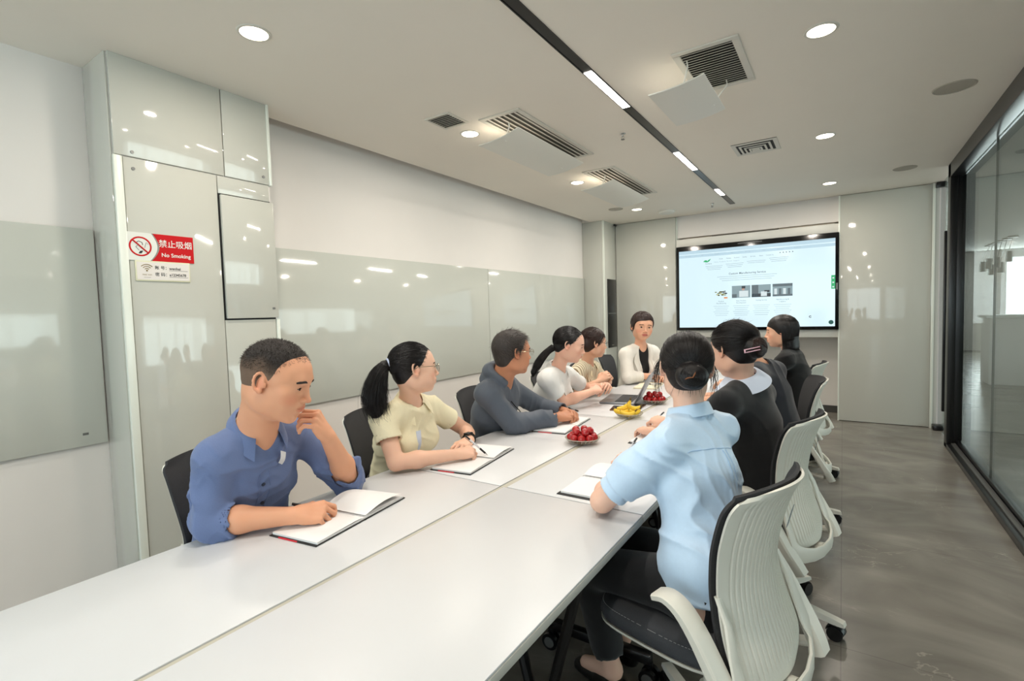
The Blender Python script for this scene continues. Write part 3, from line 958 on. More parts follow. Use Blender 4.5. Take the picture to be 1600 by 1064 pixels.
def back_surf(u, v, off=0.0, grow=0.0):
    """u -1..1 across, v 0..1 up; local chair frame, sitter faces +y"""
    z = 0.405 + 0.545 * v
    y = interp(z, [0.40, 0.47, 0.56, 0.665, 0.78, 0.89, 0.95], [-0.235, -0.222, -0.19, -0.172, -0.188, -0.222, -0.256])
    hw = interp(z, [0.40, 0.50, 0.665, 0.80, 0.90, 0.95], [0.206, 0.212, 0.192, 0.212, 0.220, 0.220]) + grow
    # rounded corners
    for zc, rr in ((0.405, 0.055), (0.950, 0.040)):
        q = rr - abs(z - zc)
        if q > 0:
            hw -= rr - math.sqrt(max(rr * rr - q * q, 0))
    x = hw * u
    y += 0.055 * (u * u) * (0.65 + 0.35 * v) + off
    z += -0.010 * (u * u) * (1 if v > 0.9 else 0) * (v - 0.9) * 10
    return (x, y, z)


def make_chair():
    root = empty('office_chair', (0, 0, 0))
    # ribbed white shell
    NU, NV = 133, 44

    def shell(u, v):
        uu = 2 * u - 1
        v = 0.5 - 0.5 * math.cos(PI * v) if False else v
        p = back_surf(uu, v)
        inside = abs(uu) < 0.86 and 0.06 < v < 0.95
        k = int(round(u * (NU - 1))) % 6
        groove = 0.0035 if (inside and k in (0, 1)) else 0.0
        return (p[0], p[1] + groove, p[2])
    MB().grid(shell, NU, NV, thick=-0.007).build('back_shell', M_CHW, root, smooth=30)
    MB().grid(lambda u, v: back_surf(2 * u - 1, 0.10 + 0.91 * v, 0.016, 0.0065), 25, 40, thick=-0.009).build('back_mesh', M_MESH, root, smooth=60)
    st = MB().box(-0.022, 0.022, -0.001, 0.001, -0.03, 0.03).build('sticker', M_STICK, root, smooth=0)
    st.location = (0.135, -0.190, 0.80)
    st.rotation_euler = (math.radians(14), 0, math.radians(12))
    # U shaped rear frame hugging the lower shell
    hp = [(0.196, 0.66), (0.205, 0.60), (0.222, 0.52), (0.232, 0.455), (0.222, 0.415), (0.185, 0.390), (0.12, 0.380), (0.05, 0.376)]
    path = hp + [(-x, z) for x, z in reversed(hp)]
    t = bmesh.new()
    rings = []
    for i, (x, z) in enumerate(path):
        u_ = x / 0.232
        q = min(i, len(path) - 1 - i)
        y = interp(z, [0.37, 0.45, 0.56, 0.66], [-0.262, -0.250, -0.205, -0.172]) + 0.052 * u_ * u_ - (0.006 if q > 0 else -0.008)
        a_ = path[max(i - 1, 0)]; b_ = path[min(i + 1, len(path) - 1)]
        d = Vector((b_[0] - a_[0], 0, b_[1] - a_[1])).normalized()
        n_ = Vector((-d.z, 0, d.x))
        wd_ = (0.010, 0.014, 0.020, 0.026, 0.030, 0.030, 0.026, 0.024)[q]
        c_ = Vector((x, y, z)) + n_ * (-wd_ * 0.5)
        ring = []
        for (k1, k2) in ((-1, -0.5), (-0.7, -1), (0.7, -1), (1, -0.5), (1, 0.5), (0.7, 1), (-0.7, 1), (-1, 0.5)):
            ring.append(t.verts.new(c_ + n_ * wd_ * k1 + Vector((0, 1, 0)) * 0.007 * k2))
        rings.append(ring)
    for a_, b_ in zip(rings, rings[1:]):
        for k in range(8):
            t.faces.new((a_[k], a_[(k + 1) % 8], b_[(k + 1) % 8], b_[k]))
    t.faces.new(rings[0][::-1]); t.faces.new(rings[-1])
    m = MB(); m._merge(t)
    m.build('rear_frame', M_CHW, root, smooth=40)
    MB().tube([(0, -0.255, 0.385), (0, -0.20, 0.375), (0, -0.11, 0.392), (0, -0.05, 0.398)], [0.030, 0.034, 0.030, 0.026], 12, flat=(1, 0.55)).build('back_support', M_CHW, root)
    # armrests
    for s in (-1, 1):
        pts = [(0.010, 0.640), (-0.025, 0.648), (-0.065, 0.630), (-0.105, 0.585), (-0.145, 0.522), (-0.185, 0.452), (-0.222, 0.388), (-0.238, 0.352)]
        fine = []
        for i in range(len(pts) - 1):
            for k in range(3):
                t = k / 3
                p0 = pts[max(i - 1, 0)]; p1 = pts[i]; p2 = pts[i + 1]; p3 = pts[min(i + 2, len(pts) - 1)]
                fine.append(tuple(0.5 * (2 * p1[j] + (p2[j] - p0[j]) * t + (2 * p0[j] - 5 * p1[j] + 4 * p2[j] - p3[j]) * t * t + (-p0[j] + 3 * p1[j] - 3 * p2[j] + p3[j]) * t ** 3) for j in (0, 1)))
        fine.append(pts[-1])
        m = MB()
        t = bmesh.new()
        rings = []
        n = len(fine)
        for i, (y, z) in enumerate(fine):
            a = fine[max(i - 1, 0)]; b = fine[min(i + 1, n - 1)]
            d = Vector((0, b[0] - a[0], b[1] - a[1])).normalized()
            nrm = Vector((0, -d.z, d.y))
            f = i / (n - 1)
            w = 0.030 + 0.004 * math.sin(PI * f)
            th = 0.009 + 0.012 * f
            cx = s * (0.262 - 0.020 * max(0, f - 0.75) / 0.25)
            c = Vector((cx, y, z))
            ring = []
            for (a_, b_) in ((-1, -0.6), (-0.8, -1), (0.8, -1), (1, -0.6), (1, 0.6), (0.8, 1), (-0.8, 1), (-1, 0.6)):
                ring.append(t.verts.new(c + Vector((1, 0, 0)) * w * a_ + nrm * th * b_))
            rings.append(ring)
        for a, b in zip(rings, rings[1:]):
            for k in range(8):
                t.faces.new((a[k], a[(k + 1) % 8], b[(k + 1) % 8], b[k]))
        t.faces.new(rings[0][::-1]); t.faces.new(rings[-1])
        m._merge(t)
        m.build('armrest', M_CHW, root, smooth=40)
        MB().tube([(s * 0.245, -0.205, 0.372), (s * 0.20, -0.13, 0.372), (s * 0.10, -0.05, 0.390)], [0.022, 0.020, 0.018], 10, flat=(1, 0.6)).build('arm_bracket', M_CHW, root)

    # seat
    def sup(a, n=3.4):
        c, s_ = math.cos(a), math.sin(a)
        return (abs(c) ** (2 / n) * (1 if c > 0 else -1), abs(s_) ** (2 / n) * (1 if s_ > 0 else -1))

    def seat(prof):
        def fn(u, v):
            i = v * (len(prof) - 1)
            k = min(int(i), len(prof) - 2)
            f = i - k
            r = prof[k][0] * (1 - f) + prof[k + 1][0] * f
            z = prof[k][1] * (1 - f) + prof[k + 1][1] * f
            a = 2 * PI * u
            q = sup(a)
            x, y = 0.245 * r * q[0], 0.06 + 0.245 * r * q[1]
            z += 0.010 * (x / 0.24) ** 2 - 0.016 * max(0, (y - 0.10) / 0.2) ** 2
            return (x, y, z)
        return fn
    MB().grid(seat([(0.93, 0.440), (0.985, 0.452), (1.0, 0.468), (0.985, 0.486), (0.94, 0.500), (0.80, 0.505), (0.5, 0.500), (0.02, 0.497)]), 48, 9, closed_u=True).build('seat', M_SEAT, root, smooth=60)
    MB().grid(seat([(0.02, 0.418), (0.6, 0.418), (0.9, 0.424), (0.985, 0.438), (0.99, 0.446), (0.94, 0.444)]), 48, 6, closed_u=True).build('seat_shell', M_CHW, root, smooth=60)
    sm = seat([(0.965, 0.4945), (0.96, 0.4955)])
    sb = MB()
    for k in range(150):
        a = Vector(sm(k / 150, 0)); b = Vector(sm((k + 0.6) / 150, 0))
        sb.tube([a, b], 0.0009, 4)
    so = sb.build('stitching', M_STITCH, root)
    so['kind'] = 'stuff'
    # mechanism, gas column, star base
    MB().box(-0.07, 0.07, -0.13, 0.12, 0.372, 0.420, bev=0.02).build('mechanism', M_CHW, root)
    MB().cyl((0, 0, 0.12), (0, 0, 0.25), 0.026, seg=20).cyl((0, 0, 0.25), (0, 0, 0.38), 0.014, seg=16).build('gas_column', M_CHW, root)
    MB().cyl((0, 0, 0.065), (0, 0, 0.135), 0.042, 0.034, seg=24).build('base_hub', M_CHW, root)
    for k in range(5):
        a = -PI / 2 + k * 2 * PI / 5
        R_ = Matrix.Rotation(a, 4, 'Z')
        MB().prism([(0.02, 0.075), (0.02, 0.122), (0.10, 0.118), (0.30, 0.088), (0.33, 0.082), (0.335, 0.066), (0.30, 0.064), (0.12, 0.080)], -0.018, 0.018, 'y', R_).build('base_spoke', M_CHW, root)
        c = MB()
        c.cyl((0.30, -0.028, 0.030), (0.30, -0.006, 0.030), 0.030, seg=24, M=R_)
        c.cyl((0.30, 0.006, 0.030), (0.30, 0.028, 0.030), 0.030, seg=24, M=R_)
        c.box(0.288, 0.312, -0.007, 0.007, 0.028, 0.066, bev=0.003, M=R_)
        c.tube([(0.300 + 0.034 * math.cos(b), 0, 0.030 + 0.034 * math.sin(b)) for b in np.linspace(0.2, PI - 0.2, 9)], 0.012, 8, M=R_, flat=(1.9, 0.3))
        c.build('caster', M_CAST, root)
    return root


# ================================================================== IMPLICIT SURFACES
def nrm(v):
    v = np.asarray(v, float)
    return v / (np.linalg.norm(v) + 1e-12)


class Field:
    """signed distance on a rectilinear grid, fine above zf and coarse below"""

    def __init__(self, lo, hi, h, zf=None, H=0.016, mid=None):
        self.h = h
        self.ax = [np.arange(lo[0], hi[0] + h, h), np.arange(lo[1], hi[1] + h, h)]
        if zf is not None and zf > lo[2]:
            zz = np.arange(zf, hi[2] + h, h)
            if mid is not None and mid[1] - mid[0] > 0.03:
                zz = np.concatenate([zz[zz < mid[0]], np.arange(mid[0], mid[1] - 0.004, 0.009), zz[zz > mid[1]]])
            self.ax.append(np.concatenate([np.arange(lo[2], zf - H * 0.5, H), zz]))
        else:
            self.ax.append(np.arange(lo[2], hi[2] + h, h))
        self.ax = [a.astype(np.float32) for a in self.ax]
        self.a = np.full([len(x) for x in self.ax], 0.5, np.float32)

    def region(self, lo, hi, pad):
        s = []
        for i in range(3):
            a = self.ax[i]
            i0 = max(0, int(np.searchsorted(a, lo[i] - pad)) - 1)
            i1 = min(len(a), int(np.searchsorted(a, hi[i] + pad)) + 1)
            if i1 <= i0:
                return None, None
            s.append(slice(i0, i1))
        X = self.ax[0][s[0]][:, None, None]
        Y = self.ax[1][s[1]][None, :, None]
        Z = self.ax[2][s[2]][None, None, :]
        return tuple(s), (X, Y, Z)

    def op(self, fn, lo, hi, k=0.02, mode='add'):
        s, G = self.region(lo, hi, k + 3.5 * self.h + (0.012 if mode == 'add' else 0))
        if s is None:
            return self
        d = fn(*G).astype(np.float32)
        b = self.a[s]
        if mode == 'add':
            hh = np.maximum(k - np.abs(b - d), 0) / k
            self.a[s] = np.minimum(b, d) - hh * hh * k * 0.25
        elif mode == 'sub':
            hh = np.maximum(k - np.abs(b + d), 0) / k
            self.a[s] = np.maximum(b, -d) + hh * hh * k * 0.25
        return self

    def cone(self, p, q, r0, r1, k=0.02, mode='add', flat=None, clip=None):
        """tapered capsule; flat=(dir, s) squeezes along dir; clip=(point, normal) cuts"""
        p = np.asarray(p, float); q = np.asarray(q, float)
        R = max(r0, r1)
        lo = np.minimum(p, q) - R; hi = np.maximum(p, q) + R
        ba = q - p
        l2 = float(ba @ ba) + 1e-12
        fl = None if flat is None else (nrm(flat[0]), flat[1])

        def fn(X, Y, Z):
            x, y, z = X - p[0], Y - p[1], Z - p[2]
            t = np.clip((x * ba[0] + y * ba[1] + z * ba[2]) / l2, 0, 1)
            x = x - t * ba[0]; y = y - t * ba[1]; z = z - t * ba[2]
            if fl is not None:
                n, s = fl
                w = (x * n[0] + y * n[1] + z * n[2]) * (s - 1)
                x = x + w * n[0]; y = y + w * n[1]; z = z + w * n[2]
            d = np.sqrt(x * x + y * y + z * z) - (r0 + (r1 - r0) * t)
            if fl is not None:
                d = d / (1 + (fl[1] - 1) * 0.5)
            if clip is not None:
                c, n = clip
                n = nrm(n)
                d = np.maximum(d, (X - c[0]) * n[0] + (Y - c[1]) * n[1] + (Z - c[2]) * n[2])
            return d
        return self.op(fn, lo, hi, k, mode)

    def ell(self, c, r, R=None, k=0.02, mode='add'):
        c = np.asarray(c, float); r = np.asarray(r, float)
        m = float(r.max())
        R = np.eye(3) if R is None else R      # columns are the local axes

        def fn(X, Y, Z):
            x, y, z = X - c[0], Y - c[1], Z - c[2]
            a = x * R[0, 0] + y * R[1, 0] + z * R[2, 0]
            b = x * R[0, 1] + y * R[1, 1] + z * R[2, 1]
            e = x * R[0, 2] + y * R[1, 2] + z * R[2, 2]
            k0 = np.sqrt((a / r[0]) ** 2 + (b / r[1]) ** 2 + (e / r[2]) ** 2)
            k1 = np.sqrt((a / r[0] ** 2) ** 2 + (b / r[1] ** 2) ** 2 + (e / r[2] ** 2) ** 2) + 1e-9
            return k0 * (k0 - 1) / k1
        return self.op(fn, c - m, c + m, k, mode)

    def plane(self, c, n, k=0.004, lo=None, hi=None):
        """remove what lies on the +n side, within a box"""
        n = nrm(n)
        lo = [a[0] for a in self.ax] if lo is None else lo
        hi = [a[-1] for a in self.ax] if hi is None else hi
        return self.op(lambda X, Y, Z: -((X - c[0]) * n[0] + (Y - c[1]) * n[1] + (Z - c[2]) * n[2]), lo, hi, k, 'sub')

    def displace(self, fn, band=0.02):
        i = np.where(np.abs(self.a) < band)
        P = np.stack([self.ax[0][i[0]], self.ax[1][i[1]], self.ax[2][i[2]]], 1)
        self.a[i] += fn(P).astype(np.float32)
        return self

    def mesh(self):
        a = self.a
        s = a < 0
        cnt = np.zeros([n - 1 for n in a.shape], np.uint8)
        for dx in (0, 1):
            for dy in (0, 1):
                for dz in (0, 1):
                    cnt += s[dx:a.shape[0] - 1 + dx, dy:a.shape[1] - 1 + dy, dz:a.shape[2] - 1 + dz]
        act = (cnt > 0) & (cnt < 8)
        I = np.argwhere(act)
        idm = np.full(act.shape, -1, np.int32)
        idm[I[:, 0], I[:, 1], I[:, 2]] = np.arange(len(I))
        acc = np.zeros((len(I), 3)); num = np.zeros(len(I))
        cor = {}
        for dx in (0, 1):
            for dy in (0, 1):
                for dz in (0, 1):
                    cor[(dx, dy, dz)] = a[I[:, 0] + dx, I[:, 1] + dy, I[:, 2] + dz].astype(float)
        for ax in range(3):
            for u in (0, 1):
                for v in (0, 1):
                    c0 = [0, 0, 0]; c0[(ax + 1) % 3] = u; c0[(ax + 2) % 3] = v
                    c1 = list(c0); c1[ax] = 1
                    A, B = cor[tuple(c0)], cor[tuple(c1)]
                    m = (A < 0) != (B < 0)
                    t = np.where(m, A / np.where(m, A - B, 1), 0)
                    e = np.tile(np.array(c0, float), (len(I), 1))
                    e[:, ax] = t
                    acc[m] += e[m]
                    num[m] += 1
        P = I + acc / num[:, None]
        V = np.empty_like(P)
        for k in range(3):
            V[:, k] = np.interp(P[:, k], np.arange(len(self.ax[k])), self.ax[k])
        quads = []
        for ax in range(3):
            sl0 = [slice(None)] * 3; sl1 = [slice(None)] * 3
            sl0[ax] = slice(0, -1); sl1[ax] = slice(1, None)
            S0, S1 = s[tuple(sl0)], s[tuple(sl1)]
            E = np.argwhere(S0 != S1)
            b, c = (ax + 1) % 3, (ax + 2) % 3
            ok = (E[:, b] > 0) & (E[:, c] > 0) & (E[:, b] < a.shape[b] - 1) & (E[:, c] < a.shape[c] - 1)
            E = E[ok]
            ins = S0[E[:, 0], E[:, 1], E[:, 2]]

            def cell(db, dc):
                q = E.copy()
                q[:, b] -= db; q[:, c] -= dc
                return idm[q[:, 0], q[:, 1], q[:, 2]]
            q = np.stack([cell(1, 1), cell(0, 1), cell(0, 0), cell(1, 0)], 1)
            q[~ins] = q[~ins][:, ::-1]
            quads.append(q)
        Q = np.concatenate(quads)
        Q = Q[(Q >= 0).all(1)]
        # drop far specks: keep what is in use
        return V, Q


def np_mesh(name, V, Q, m, parent=None, shift=(0, 0, 0), col=None, smooth=True):
    me = bpy.data.meshes.new(name)
    V = np.asarray(V, float) - np.asarray(shift, float)
    nq = Q.shape[1]
    me.vertices.add(len(V))
    me.vertices.foreach_set('co', V.astype(np.float32).ravel())
    me.loops.add(len(Q) * nq)
    me.loops.foreach_set('vertex_index', Q.astype(np.int32).ravel())
    me.polygons.add(len(Q))
    me.polygons.foreach_set('loop_start', np.arange(0, len(Q) * nq, nq, dtype=np.int32))
    me.update(calc_edges=True)
    me.polygons.foreach_set('use_smooth', np.full(len(Q), bool(smooth)))
    if col is not None:
        at = me.color_attributes.new('Col', 'FLOAT_COLOR', 'POINT')
        c4 = np.ones((len(V), 4), np.float32)
        c4[:, :3] = col
        at.data.foreach_set('color', c4.ravel())
    me.materials.append(m)
    o = bpy.data.objects.new(name, me)
    COL.objects.link(o)
    if parent is not None:
        o.parent = parent
    return o


def strands(name, paths, r, m, parent=None, shift=(0, 0, 0), taper=0.3, kind='stuff'):
    """paths (N, M, 3) -> thin three sided tubes, one mesh"""
    P = np.asarray(paths, float)
    N, M, _ = P.shape
    T = np.empty_like(P)
    T[:, 1:-1] = P[:, 2:] - P[:, :-2]
    T[:, 0] = P[:, 1] - P[:, 0]; T[:, -1] = P[:, -1] - P[:, -2]
    T /= np.linalg.norm(T, axis=2, keepdims=True) + 1e-9
    up = np.array([0.31, 0.17, 0.93])
    U = np.cross(T, up); U /= np.linalg.norm(U, axis=2, keepdims=True) + 1e-9
    Wv = np.cross(T, U)
    rr = np.asarray(r, float).reshape(-1, 1) * (1 - (1 - taper) * np.linspace(0, 1, M)[None, :] ** 2)
    if rr.shape[0] == 1:
        rr = np.repeat(rr, N, 0)
    rr = rr[:, :, None]
    rings = np.stack([P + rr * (U * math.cos(a) + Wv * math.sin(a)) for a in (0, 2.094, 4.189)], 2)   # N,M,3,3
    V = rings.reshape(-1, 3)
    n = np.arange(N)[:, None, None] * M * 3
    i = np.arange(M - 1)[None, :, None] * 3
    k = np.arange(3)[None, None, :]
    a = n + i + k; b = n + i + (k + 1) % 3
    Q = np.stack([a, b, b + 3, a + 3], 3).reshape(-1, 4)
    o = np_mesh(name, V, Q, m, parent, shift)
    if kind:
        o['kind'] = kind
    return o


def folds(P, seed, freq=14.0, amp=0.004, d=(0.3, 0.5, 1.0), hot=()):
    """soft cloth creases: ridged warped sine waves, stronger near the hot spots"""
    rs = np.random.RandomState(seed)
    out = np.zeros(len(P))
    for o in range(3):
        f = freq * (1.0, 2.1, 3.9)[o]
        a = amp * (1.0, 0.60, 0.30)[o]
        dd = nrm(np.array(d) + rs.normal(0, 0.40, 3))
        w = sum(np.sin(P @ (rs.normal(0, 1, 3) * f * 0.42) + rs.rand() * 6.28) for _ in range(3))
        s = np.abs(np.sin(P @ dd * f + 0.9 * w))
        mod = np.clip(0.45 + 0.75 * np.sin(P @ (rs.normal(0, 1, 3) * f * 0.30) + rs.rand() * 6.28), 0, 1.2)
        out += a * ((1 - s) ** 1.6 - 0.30) * mod * 1.3
    k = np.full(len(P), 1.0)
    for c, r, m in hot:
        k += m * np.exp(-((P - np.asarray(c)) ** 2).sum(1) / (r * r))
    return -out * k


def frame(fwd, up=(0, 0, 1), roll=0.0):
    """columns: x = person's right, y = forward, z = up"""
    f = nrm(fwd)
    r = nrm(np.cross(f, up))
    u = np.cross(r, f)
    c, s = math.cos(roll), math.sin(roll)
    return np.stack([r * c + u * s, f, -r * s + u * c], 1)


# ------------------------------------------------------------------ heads
class Head:
    def __init__(self, c, yaw, pitch=0.0, roll=0.0, s=1.0, female=True, wide=1.0):
        y, p = math.radians(yaw), math.radians(pitch)
        self.R = frame((math.cos(y) * math.cos(p), math.sin(y) * math.cos(p), math.sin(p)), roll=math.radians(roll))
        self.c = np.array(c, float)
        self.s = s
        self.f = female
        self.wd = wide

    def w(self, p):
        return self.c + self.R @ (np.array(p, float) * self.s)

    def l(self, P):
        return (np.asarray(P) - self.c) @ self.R / self.s

    def sculpt(self, F):
        s, R, w = self.s, self.R, self.w
        wd = self.wd

        def E(c, r, k=0.02, mode='add', rx=0.0, ry=0.0, rz=0.0):
            Rl = R
            if rx or ry or rz:
                from mathutils import Euler
                Rl = R @ np.array(Euler((rx, ry, rz)).to_matrix())
            F.ell(w((c[0] * wd, c[1], c[2])), np.array(r) * s, Rl, k * s, mode)

        def C(a, b, r0, r1, k=0.01, mode='add'):
            F.cone(w((a[0] * wd, a[1], a[2])), w((b[0] * wd, b[1], b[2])), r0 * s, r1 * s, k * s, mode)
        E((0, -0.014, 0.034), (0.076 * wd, 0.096, 0.082), 0.02)
        E((0, 0.030, 0.030), (0.064 * wd, 0.060, 0.060), 0.03)
        E((0, -0.042, -0.030), (0.054 * wd, 0.046, 0.052), 0.03)
        E((0, 0.026, -0.022), (0.064 * wd, 0.062, 0.075), 0.03)
        if self.f:
            E((0, 0.032, -0.070), (0.046, 0.046, 0.042), 0.025)
            E((0, 0.066, -0.094), (0.017, 0.014, 0.014), 0.022)
        else:
            E((0, 0.030, -0.072), (0.056, 0.050, 0.044), 0.025)
            E((0, 0.066, -0.100), (0.022, 0.016, 0.016), 0.022)
        for sx in (-1, 1):
            E((sx * 0.043, 0.052, -0.022), (0.023, 0.022, 0.022), 0.02)      # cheek bone
            E((sx * 0.036, 0.056, -0.050), (0.020, 0.020, 0.022), 0.025)     # cheek
            E((sx * 0.050, -0.005, -0.058), (0.016, 0.030, 0.030), 0.03)     # jaw angle
        C((-0.030, 0.078, 0.022), (0.030, 0.078, 0.022), 0.010, 0.010, 0.02)  # brow
        for sx in (-1, 1):
            E((sx * 0.031, 0.099, 0.000), (0.018, 0.016, 0.0115), 0.014, 'sub')
        # nose
        C((0, 0.088, 0.010), (0, 0.103, -0.030), 0.0055, 0.0085, 0.012)
        E((0, 0.106, -0.034), (0.0095, 0.009, 0.008), 0.006)
        for sx in (-1, 1):
            E((sx * 0.012, 0.095, -0.037), (0.0078, 0.010, 0.0065), 0.006)
            E((sx * 0.0065, 0.102, -0.0445), (0.0034, 0.005, 0.003), 0.002, 'sub')
        # muzzle and lips
        E((0, 0.076, -0.062), (0.028, 0.020, 0.022), 0.018)
        C((-0.016, 0.0895, -0.0575), (0, 0.0945, -0.0565), 0.0042, 0.0052, 0.006)
        C((0.016, 0.0895, -0.0575), (0, 0.0945, -0.0565), 0.0042, 0.0052, 0.006)
        C((-0.012, 0.090, -0.0690), (0.012, 0.090, -0.0690), 0.0052, 0.0052, 0.006)
        E((0, 0.092, -0.083), (0.016, 0.010, 0.006), 0.008, 'sub')
        C((-0.022, 0.088, -0.0632), (0, 0.0995, -0.0630), 0.0012, 0.0016, 0.003, 'sub')
        C((0.022, 0.088, -0.0632), (0, 0.0995, -0.0630), 0.0012, 0.0016, 0.003, 'sub')
        # eyelids with a narrow opening
        for sx in (-1, 1):
            E((sx * 0.031, 0.0735, 0.001), (0.0155, 0.0148, 0.0135), 0.006)
            E((sx * 0.031, 0.0905, -0.0005), (0.0135, 0.0085, 0.0046), 0.0015, 'sub', ry=-sx * 0.10)
        # ears: a thin plate, the rim and the lobe
        for sx in (-1, 1):
            E((sx * 0.0765, -0.010, -0.004), (0.0050, 0.014, 0.024), 0.006, rz=-sx * 0.35, rx=-0.15)
            pts = []
            for a_ in np.linspace(0.25, 4.5, 10):
                c_, s_ = math.cos(a_), math.sin(a_)
                pts.append((sx * (0.0795 - 0.0070 * c_), -0.011 + 0.0155 * c_ - 0.003 * s_, 0.0 + 0.0270 * s_))
            for p_, q_ in zip(pts, pts[1:]):
                C(p_, q_, 0.0038, 0.0038, 0.004)
            E((sx * 0.0790, -0.006, -0.026), (0.0050, 0.0075, 0.0085), 0.005)
            C((sx * 0.078, 0.004, -0.010), (sx * 0.078, 0.005, -0.002), 0.0045, 0.0035, 0.004)

    def tint(self, P, base, lip=None, cheek=None):
        L = self.l(P)
        col = np.tile(np.array(lin(base)), (len(P), 1))
        L = L.copy()
        L[:, 0] /= self.wd

        def blob(c, r, rgb, a):
            d = np.sqrt((((L - np.array(c)) / np.array(r)) ** 2).sum(1))
            w = np.clip(1.25 - d, 0, 1)[:, None] * a
            return w * 1.0, np.array(lin(rgb))
        for sx in (-1, 1):
            w, c = blob((sx * 0.045, 0.07, -0.035), (0.026, 0.03, 0.022), cheek or tuple(int(v * k) for v, k in zip(base, (1.0, 0.86, 0.84))), 0.6)
            col = col * (1 - w) + c * w
            w, c = blob((sx * 0.080, -0.01, -0.008), (0.012, 0.022, 0.034), tuple(int(v * k) for v, k in zip(base, (0.98, 0.83, 0.80))), 0.6)
            col = col * (1 - w) + c * w
        w, c = blob((0, 0.107, -0.036), (0.016, 0.014, 0.014), tuple(int(v * k) for v, k in zip(base, (1.0, 0.87, 0.84))), 0.5)
        col = col * (1 - w) + c * w
        w, c = blob((0, 0.094, -0.063), (0.024, 0.014, 0.0105), lip or tuple(int(v * k) for v, k in zip(base, (0.88, 0.64, 0.62))), 0.9)
        w = np.clip(w * 2.2, 0, 0.9)
        col = col * (1 - w) + c * w
        return col

    def features(self, root, shift, brow=(38, 30, 28), near=True, glasses=None, gaze=(0, 0), bw=1.0):
        s = self.s
        wd = self.wd
        for sx in (-1, 1):
            e = MB().ball((0, 0, 0), 0.0118 * s, u=20, v=14).build('eye', M_EYE, root)
            e.location = Vector(self.w((sx * 0.031 * wd, 0.0745, 0.0005)) - shift)
            d = Vector(self.R @ nrm((gaze[0], 1, gaze[1])))
            i = MB().cyl((0, 0, 0), Vector(d) * 0.0122 * s, 0.0056 * s, 0.0056 * s, seg=16).build('iris', M_IRIS, e)
            pts = []
            for t in np.linspace(-1, 1, 9):
                x = sx * (0.031 - t * 0.0185) * wd
                pts.append(Vector(self.w((x, 0.0895 - 0.012 * ((t * sx * sx) + 0.15) ** 2 if True else 0, 0.0205 + 0.004 * (1 - (t + 0.25) ** 2))) - shift))
            # outer end of a brow sinks back along the skull
            for q, t in enumerate(np.linspace(-1, 1, 9)):
                x = (0.031 - t * 0.0185)
                pts[q] = Vector(self.w((sx * x * wd, 0.0955 - 8.0 * (x - 0.006) ** 2, 0.0185 + 0.0045 * math.sin(PI * (0.5 - 0.5 * t) ** 0.8))) - shift)
            rad = [0.0012 * s + 0.0022 * s * bw * math.sin(PI * min(1, (k + 1) / 9)) ** 0.7 for k in range(9)]
            MB().tube(pts, rad, 6).build('eyebrow', mat('brow_%d' % brow[0], brow, 0.8), root)
            if near:
                pl = []
                for t in np.linspace(-1, 1, 9):
                    x = 0.031 + t * 0.0125
                    pl.append(Vector(self.w((sx * x * wd, 0.0885 - 0.0045 * t * t, 0.0030 - 0.0032 * t * t)) - shift))
                MB().tube(pl, 0.0009 * s, 5).build('eyelash_line', M_IRIS, root)
        if glasses:
            g = MB()
            mt, half = glasses
            for sx in (-1, 1):
                cx = sx * 0.033 * wd
                ring = []
                for k in range(28):
                    a = 2 * PI * k / 28
                    x = 0.024 * math.copysign(abs(math.cos(a)) ** 0.75, math.cos(a))
                    z = 0.018 * math.copysign(abs(math.sin(a)) ** 0.75, math.sin(a))
                    ring.append(Vector(self.w((cx + x, 0.1065 - 1.2 * (cx + x) ** 2, z - 0.003)) - shift))
                if not half:
                    g.tube(ring, 0.0011 * s, 6, closed=True)
                else:
                    g.tube(ring[:15], 0.0013 * s, 6)
                g.tube([Vector(self.w(p) - shift) for p in ((sx * 0.057 * wd, 0.1025, 0.004), (sx * 0.068 * wd, 0.094, 0.006), (sx * 0.0785 * wd, 0.05, 0.008), (sx * 0.083 * wd, 0.0, 0.010), (sx * 0.082 * wd, -0.018, 0.002), (sx * 0.080 * wd, -0.03, -0.016))], 0.0015 * s, 6)
            g.tube([Vector(self.w(p) - shift) for p in ((-0.010, 0.106, 0.002), (0, 0.1095, 0.005), (0.010, 0.106, 0.002))], 0.0012 * s, 6)
            go = g.build('glasses', mt, root)
            for sx in (-1, 1):
                cx = sx * 0.033 * wd
                t = bmesh.new()
                vs = [t.verts.new(Vector(self.w((cx + 0.0235 * math.copysign(abs(math.cos(a)) ** 0.75, math.cos(a)), 0.1065 - 1.2 * (cx + 0.0235 * math.cos(a)) ** 2, 0.0175 * math.copysign(abs(math.sin(a)) ** 0.75, math.sin(a)) - 0.003)) - shift)) for a in np.linspace(0, 2 * PI, 25)[:-1]]
                t.faces.new(vs)
                MB()._merge(t).build('lens', M_LENS, go) if False else None
                m = MB(); m._merge(t); m.build('lens', M_LENS, go, smooth=0)


M_EYE = mat('eye_white', (226, 220, 214), 0.25)
M_IRIS = mat('iris_dark', (26, 18, 15), 0.2)
M_HAIRB = mat('black_hair', (20, 17, 18), 0.42, spec=0.45, bump=0.5, bscale=90, stretch=(1, 1, 0.12), bdist=0.004)
M_HAIRBR = mat('brown_black_hair', (42, 26, 22), 0.45, spec=0.45, bump=0.5, bscale=90, stretch=(1, 1, 0.12), bdist=0.004)
M_STRAND = mat('black_strand', (24, 20, 20), 0.38, spec=0.5)
M_STRANDBR = mat('brown_strand', (52, 32, 27), 0.4, spec=0.5)

HC = np.array([0, -0.014, 0.034])     # centre of the hair ellipsoid in head space


